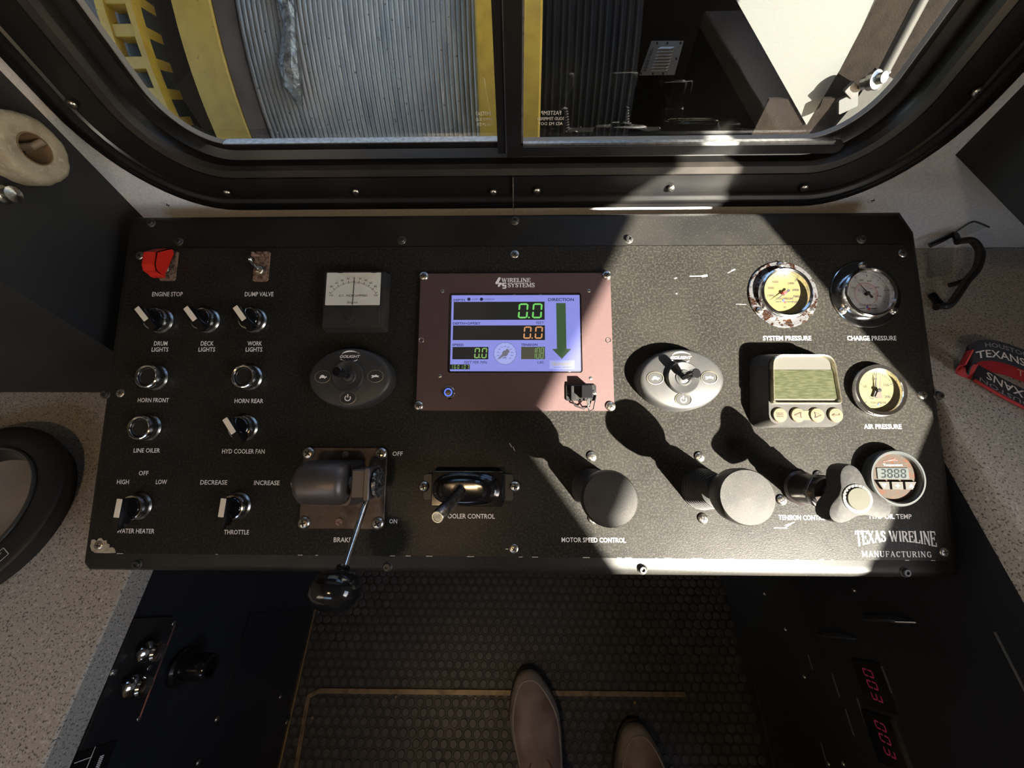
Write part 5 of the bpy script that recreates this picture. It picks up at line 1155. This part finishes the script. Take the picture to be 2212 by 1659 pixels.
# ---- lanyard on the right worktop
ly = empty('lanyard', Vector((.60, .25, .655))); tag(ly, 'red and black lanyard with white team lettering looped on the right worktop', 'lanyard')
lo_ = Vector(ly.location)
def yp(px, py, z=.66): return onplane(px, py, 2, z) - lo_
M_LBLK = mat('lanyard navy', (.02, .022, .03), .7); M_LRED = mat('lanyard red', (.42, .025, .035), .6)
top_path = gpath([yp(2088, 790, .664), yp(2096, 768, .678), yp(2122, 757, .684), yp(2160, 760, .684), yp(2215, 778, .682), yp(2300, 810, .68)])
W_ = .026
b = B(); b.ribbon(top_path, [(.45, .7, -.1)]+[(.12, .95, .28)]*(len(top_path)-1), W_, .0014); b.build('strap', M_LBLK, ly, 60)
low_path = gpath([yp(2104, 803, .660), yp(2130, 818, .662), yp(2165, 838, .662), yp(2220, 866, .662), yp(2300, 905, .662)])
b = B(); b.ribbon(low_path, (.42, .88, .2), .024, .0014); b.build('strap', M_LBLK, ly, 60)
b = B(); b.tube([p+Vector((-.0042, -.0105, -.0018)) for p in low_path], .0018, 8); b.build('red_edge', M_LRED, ly)
fold = gpath([yp(2104, 803, .660), yp(2084, 800, .659), yp(2074, 788, .662), yp(2080, 776, .672), yp(2094, 772, .680)])
b = B(); b.ribbon(fold, [(.35, .75, .55)]*len(fold), .019, .0016); b.build('fold', M_LRED, ly, 60)
mid_path = gpath([yp(2108, 796, .658), yp(2135, 790, .662), yp(2170, 795, .664), yp(2225, 815, .664), yp(2300, 842, .664)])
b = B(); b.ribbon(mid_path, (.25, .93, .25), .018, .0014); b.build('strap', M_LRED, ly, 60)
def strap_text(body, path, side, s0, s1, off, hgt, flip, m, nm='lettering', lift=.0011):
    """letters laid along the strap"""
    L = [0]
    for i in range(len(path)-1): L.append(L[-1]+(path[i+1]-path[i]).length)
    sd = Vector(side).normalized(); b = B()
    vs_, fs_ = text_verts(body, 0, .01); x0 = min(v[0] for v in vs_); x1 = max(v[0] for v in vs_); y0 = min(v[1] for v in vs_); y1 = max(v[1] for v in vs_)
    out = []
    for v in vs_:
        f = (v[0]-x0)/(x1-x0); s = s0+(s1-s0)*((1-f) if flip else f); yy = off+((v[1]-y0)/(y1-y0)-.5)*hgt*(-1 if flip else 1)
        i = 0
        while i < len(L)-2 and L[i+1] < s: i += 1
        k = (s-L[i])/(L[i+1]-L[i]); p = path[i]+(path[i+1]-path[i])*k; d = (path[i+1]-path[i]).normalized(); nn = d.cross(sd).normalized()
        if nn.z < 0: nn = -nn
        out.append(tuple(p+sd*yy+nn*lift))
    b.add(out, fs_); b.build(nm, m, ly, None)
M_LTXT = mat('lanyard white', (.7, .66, .62), .6); M_LGREY = mat('lanyard grey', (.25, .24, .25), .6); M_LTAN = mat('lanyard tan', (.6, .4, .3), .6)
strap_text('TEXANS', top_path, (.12, .95, .28), .022, .074, -.0045, .0095, False, M_LTXT)
strap_text('HOUSTON', top_path, (.12, .95, .28), .032, .080, .0065, .0055, False, M_LGREY)
strap_text('TEXANS', low_path, (.42, .88, .2), .012, .066, .0045, .0095, True, M_LTXT)
strap_text('HOUSTON', low_path, (.42, .88, .2), .006, .068, -.0060, .0055, True, M_LGREY)
strap_text('TEXANS', mid_path, (.25, .93, .25), .040, .080, 0, .0085, False, M_LTAN)

# ---- the operator's feet
per = empty('person', (.14, -.45, 0)); tag(per, 'seated operator seen from above, brown leather shoes and dark trouser cuffs on the floor', 'person')
po = Vector(per.location)
M_LEATHER = mat('brown leather', (.34, .25, .21), .34, n=(18, (.17, .105, .08), .4, .7), bump=(180, .25, .0012))
M_LEATHER2 = mat('pale leather', (.46, .40, .34), .42, n=(25, (.26, .21, .175), .4, .7), bump=(180, .2, .001))
M_SOLE = mat('shoe sole', (.035, .026, .02), .7); M_WELT = mat('pale stitching', (.36, .31, .26), .6)
M_TROUS = mat('dark trousers', (.006, .006, .008), .9, bump=(500, .3, .001))
def shoe(tx, ty, ang, upper_m, mir=1):
    s = empty('shoe', Vector((tx, ty, 0))-po, (0, 0, ang)); s.parent = per      # local: toe at origin, heel towards -y
    def out(k, n=36, w=.051, L=.29, z=0.0):
        pts = []
        for i in range(n):
            a = 2*math.pi*i/n; yy = math.cos(a); xx = math.sin(a)
            y = -L/2+L/2*yy; f = (y+L)/L
            wd = w*(.80+.30*math.exp(-((f-.70)/.24)**2)-.06*math.exp(-((f-.38)/.16)**2))
            pts.append((k*wd*math.copysign(abs(xx)**.72, xx)+mir*.004*math.sin(f*3.1), -L/2+k*L/2*math.copysign(abs(yy)**.85, yy)))
        return pts
    b = B(); b.stack([(out(.98), 0), (out(1.0), .004), (out(1.0), .018), (out(.97), .020)]); b.build('sole', M_SOLE, s, 50)
    # upper: cross-sections rising to the instep
    b = B(); lv = []
    for k, z in ((.965, .018), (.975, .030), (.94, .042), (.86, .050)):
        lv.append([(x, y, z+.030*max(0, min(1, (-y-.12)/.08))*(z-.018)/.032) for x, y in out(k)])
    b.loft(lv, False, False); b.build('upper', upper_m, s, 60)
    b = B(); lv = []
    for k, z in ((.86, .050), (.74, .058), (.55, .064), (.30, .068), (.05, .069)):
        o_ = out(k); cxm_ = 0
        lv.append([(x, y*1.0, z+.030*max(0, min(1, (-y-.12)/.08))) for x, y in o_])
    b.loft(lv, False, True); b.build('vamp', M_LEATHER, s, 70)
    pts = [(x, y, .0505+.030*max(0, min(1, (-y-.12)/.08))) for x, y in out(.86)]
    pts = [p for p in pts if p[1] > -.19]; pts.sort(key=lambda p: math.atan2(p[0], p[1]+.1))
    b = B(); b.tube([Vector(p) for p in pts], .0017, 6); b.build('moccasin_seam', M_WELT, s)
    b = B(); b.tube(gpath([(-.008, -.135, .070), (-.022, -.155, .080), (-.020, -.18, .092), (-.004, -.165, .088)]), .0016, 6); b.build('lace', mat('shoe lace', (.16, .085, .055), .6), s); b = B(); b.tube(gpath([(.010, -.135, .070), (.022, -.150, .080), (.024, -.175, .090), (.008, -.165, .088)]), .0016, 6); b.build('lace', mat('shoe lace', (.16, .085, .055), .6), s)
    return s
p1 = onplane(1136, 1441, 2, .03); p2 = onplane(1368, 1556, 2, .03)
shoe(p1.x, p1.y, R(9), M_LEATHER2, 1); shoe(p2.x, p2.y, R(5), M_LEATHER2, -1)
for (tx, ty, ang, kx) in ((p1.x, p1.y, R(9), .0), (p2.x, p2.y, R(5), .06)):
    a0 = Vector((tx, ty, 0))+Matrix.Rotation(ang, 3, 'Z') @ Vector((0, -.225, .075))
    kn = Vector((a0.x+kx*.3, a0.y-.11, .47)); hp = Vector((a0.x+kx*.2, a0.y-.45, .52))
    b = B(); b.tube([q-po for q in gpath([a0, a0*.7+kn*.3, a0*.3+kn*.7, kn, kn*.6+hp*.4, hp], 4)], [.056]*4+[.055]*4+[.06]*4+[.07]*4+[.075]*5, 20); b.build('trouser_leg', M_TROUS, per)
    b = B(); b.tube([a0-po+Vector((0, .001, -.004)), a0-po+Vector((0, 0, .006))], .058, 20); b.build('trouser_hem', mat('trouser hem', (.012, .013, .02), .9), per)
# ---- warm cab lamp above the operator's left shoulder
lm = empty('cab_lamp', (-.26, -.50, 1.75)); tag(lm, 'small warm cab lamp with two bulbs hanging from the ceiling', 'lamp')
b = B(); b.tube([(0, 0, 0), (0, 0, -.22)], .006, 10); b.build('stem', M_SATIN, lm)
b = B(); b.lathe([(.07, -.27), (.075, -.25), (.05, -.215), (0, -.21)], 28); b.build('shade', M_SATIN, lm)
M_BULB = mat('warm bulb', (.8, .6, .3), .4, emit=((1.0, .68, .36), 260.0))
for x in (-.028, .028):
    b = B(Matrix.Translation((x, 0, -.285))); b.lathe([(0, -.020), (.012, -.015), (.017, 0), (.012, .013), (.006, .016)], 18); b.build('bulb', M_BULB, lm)
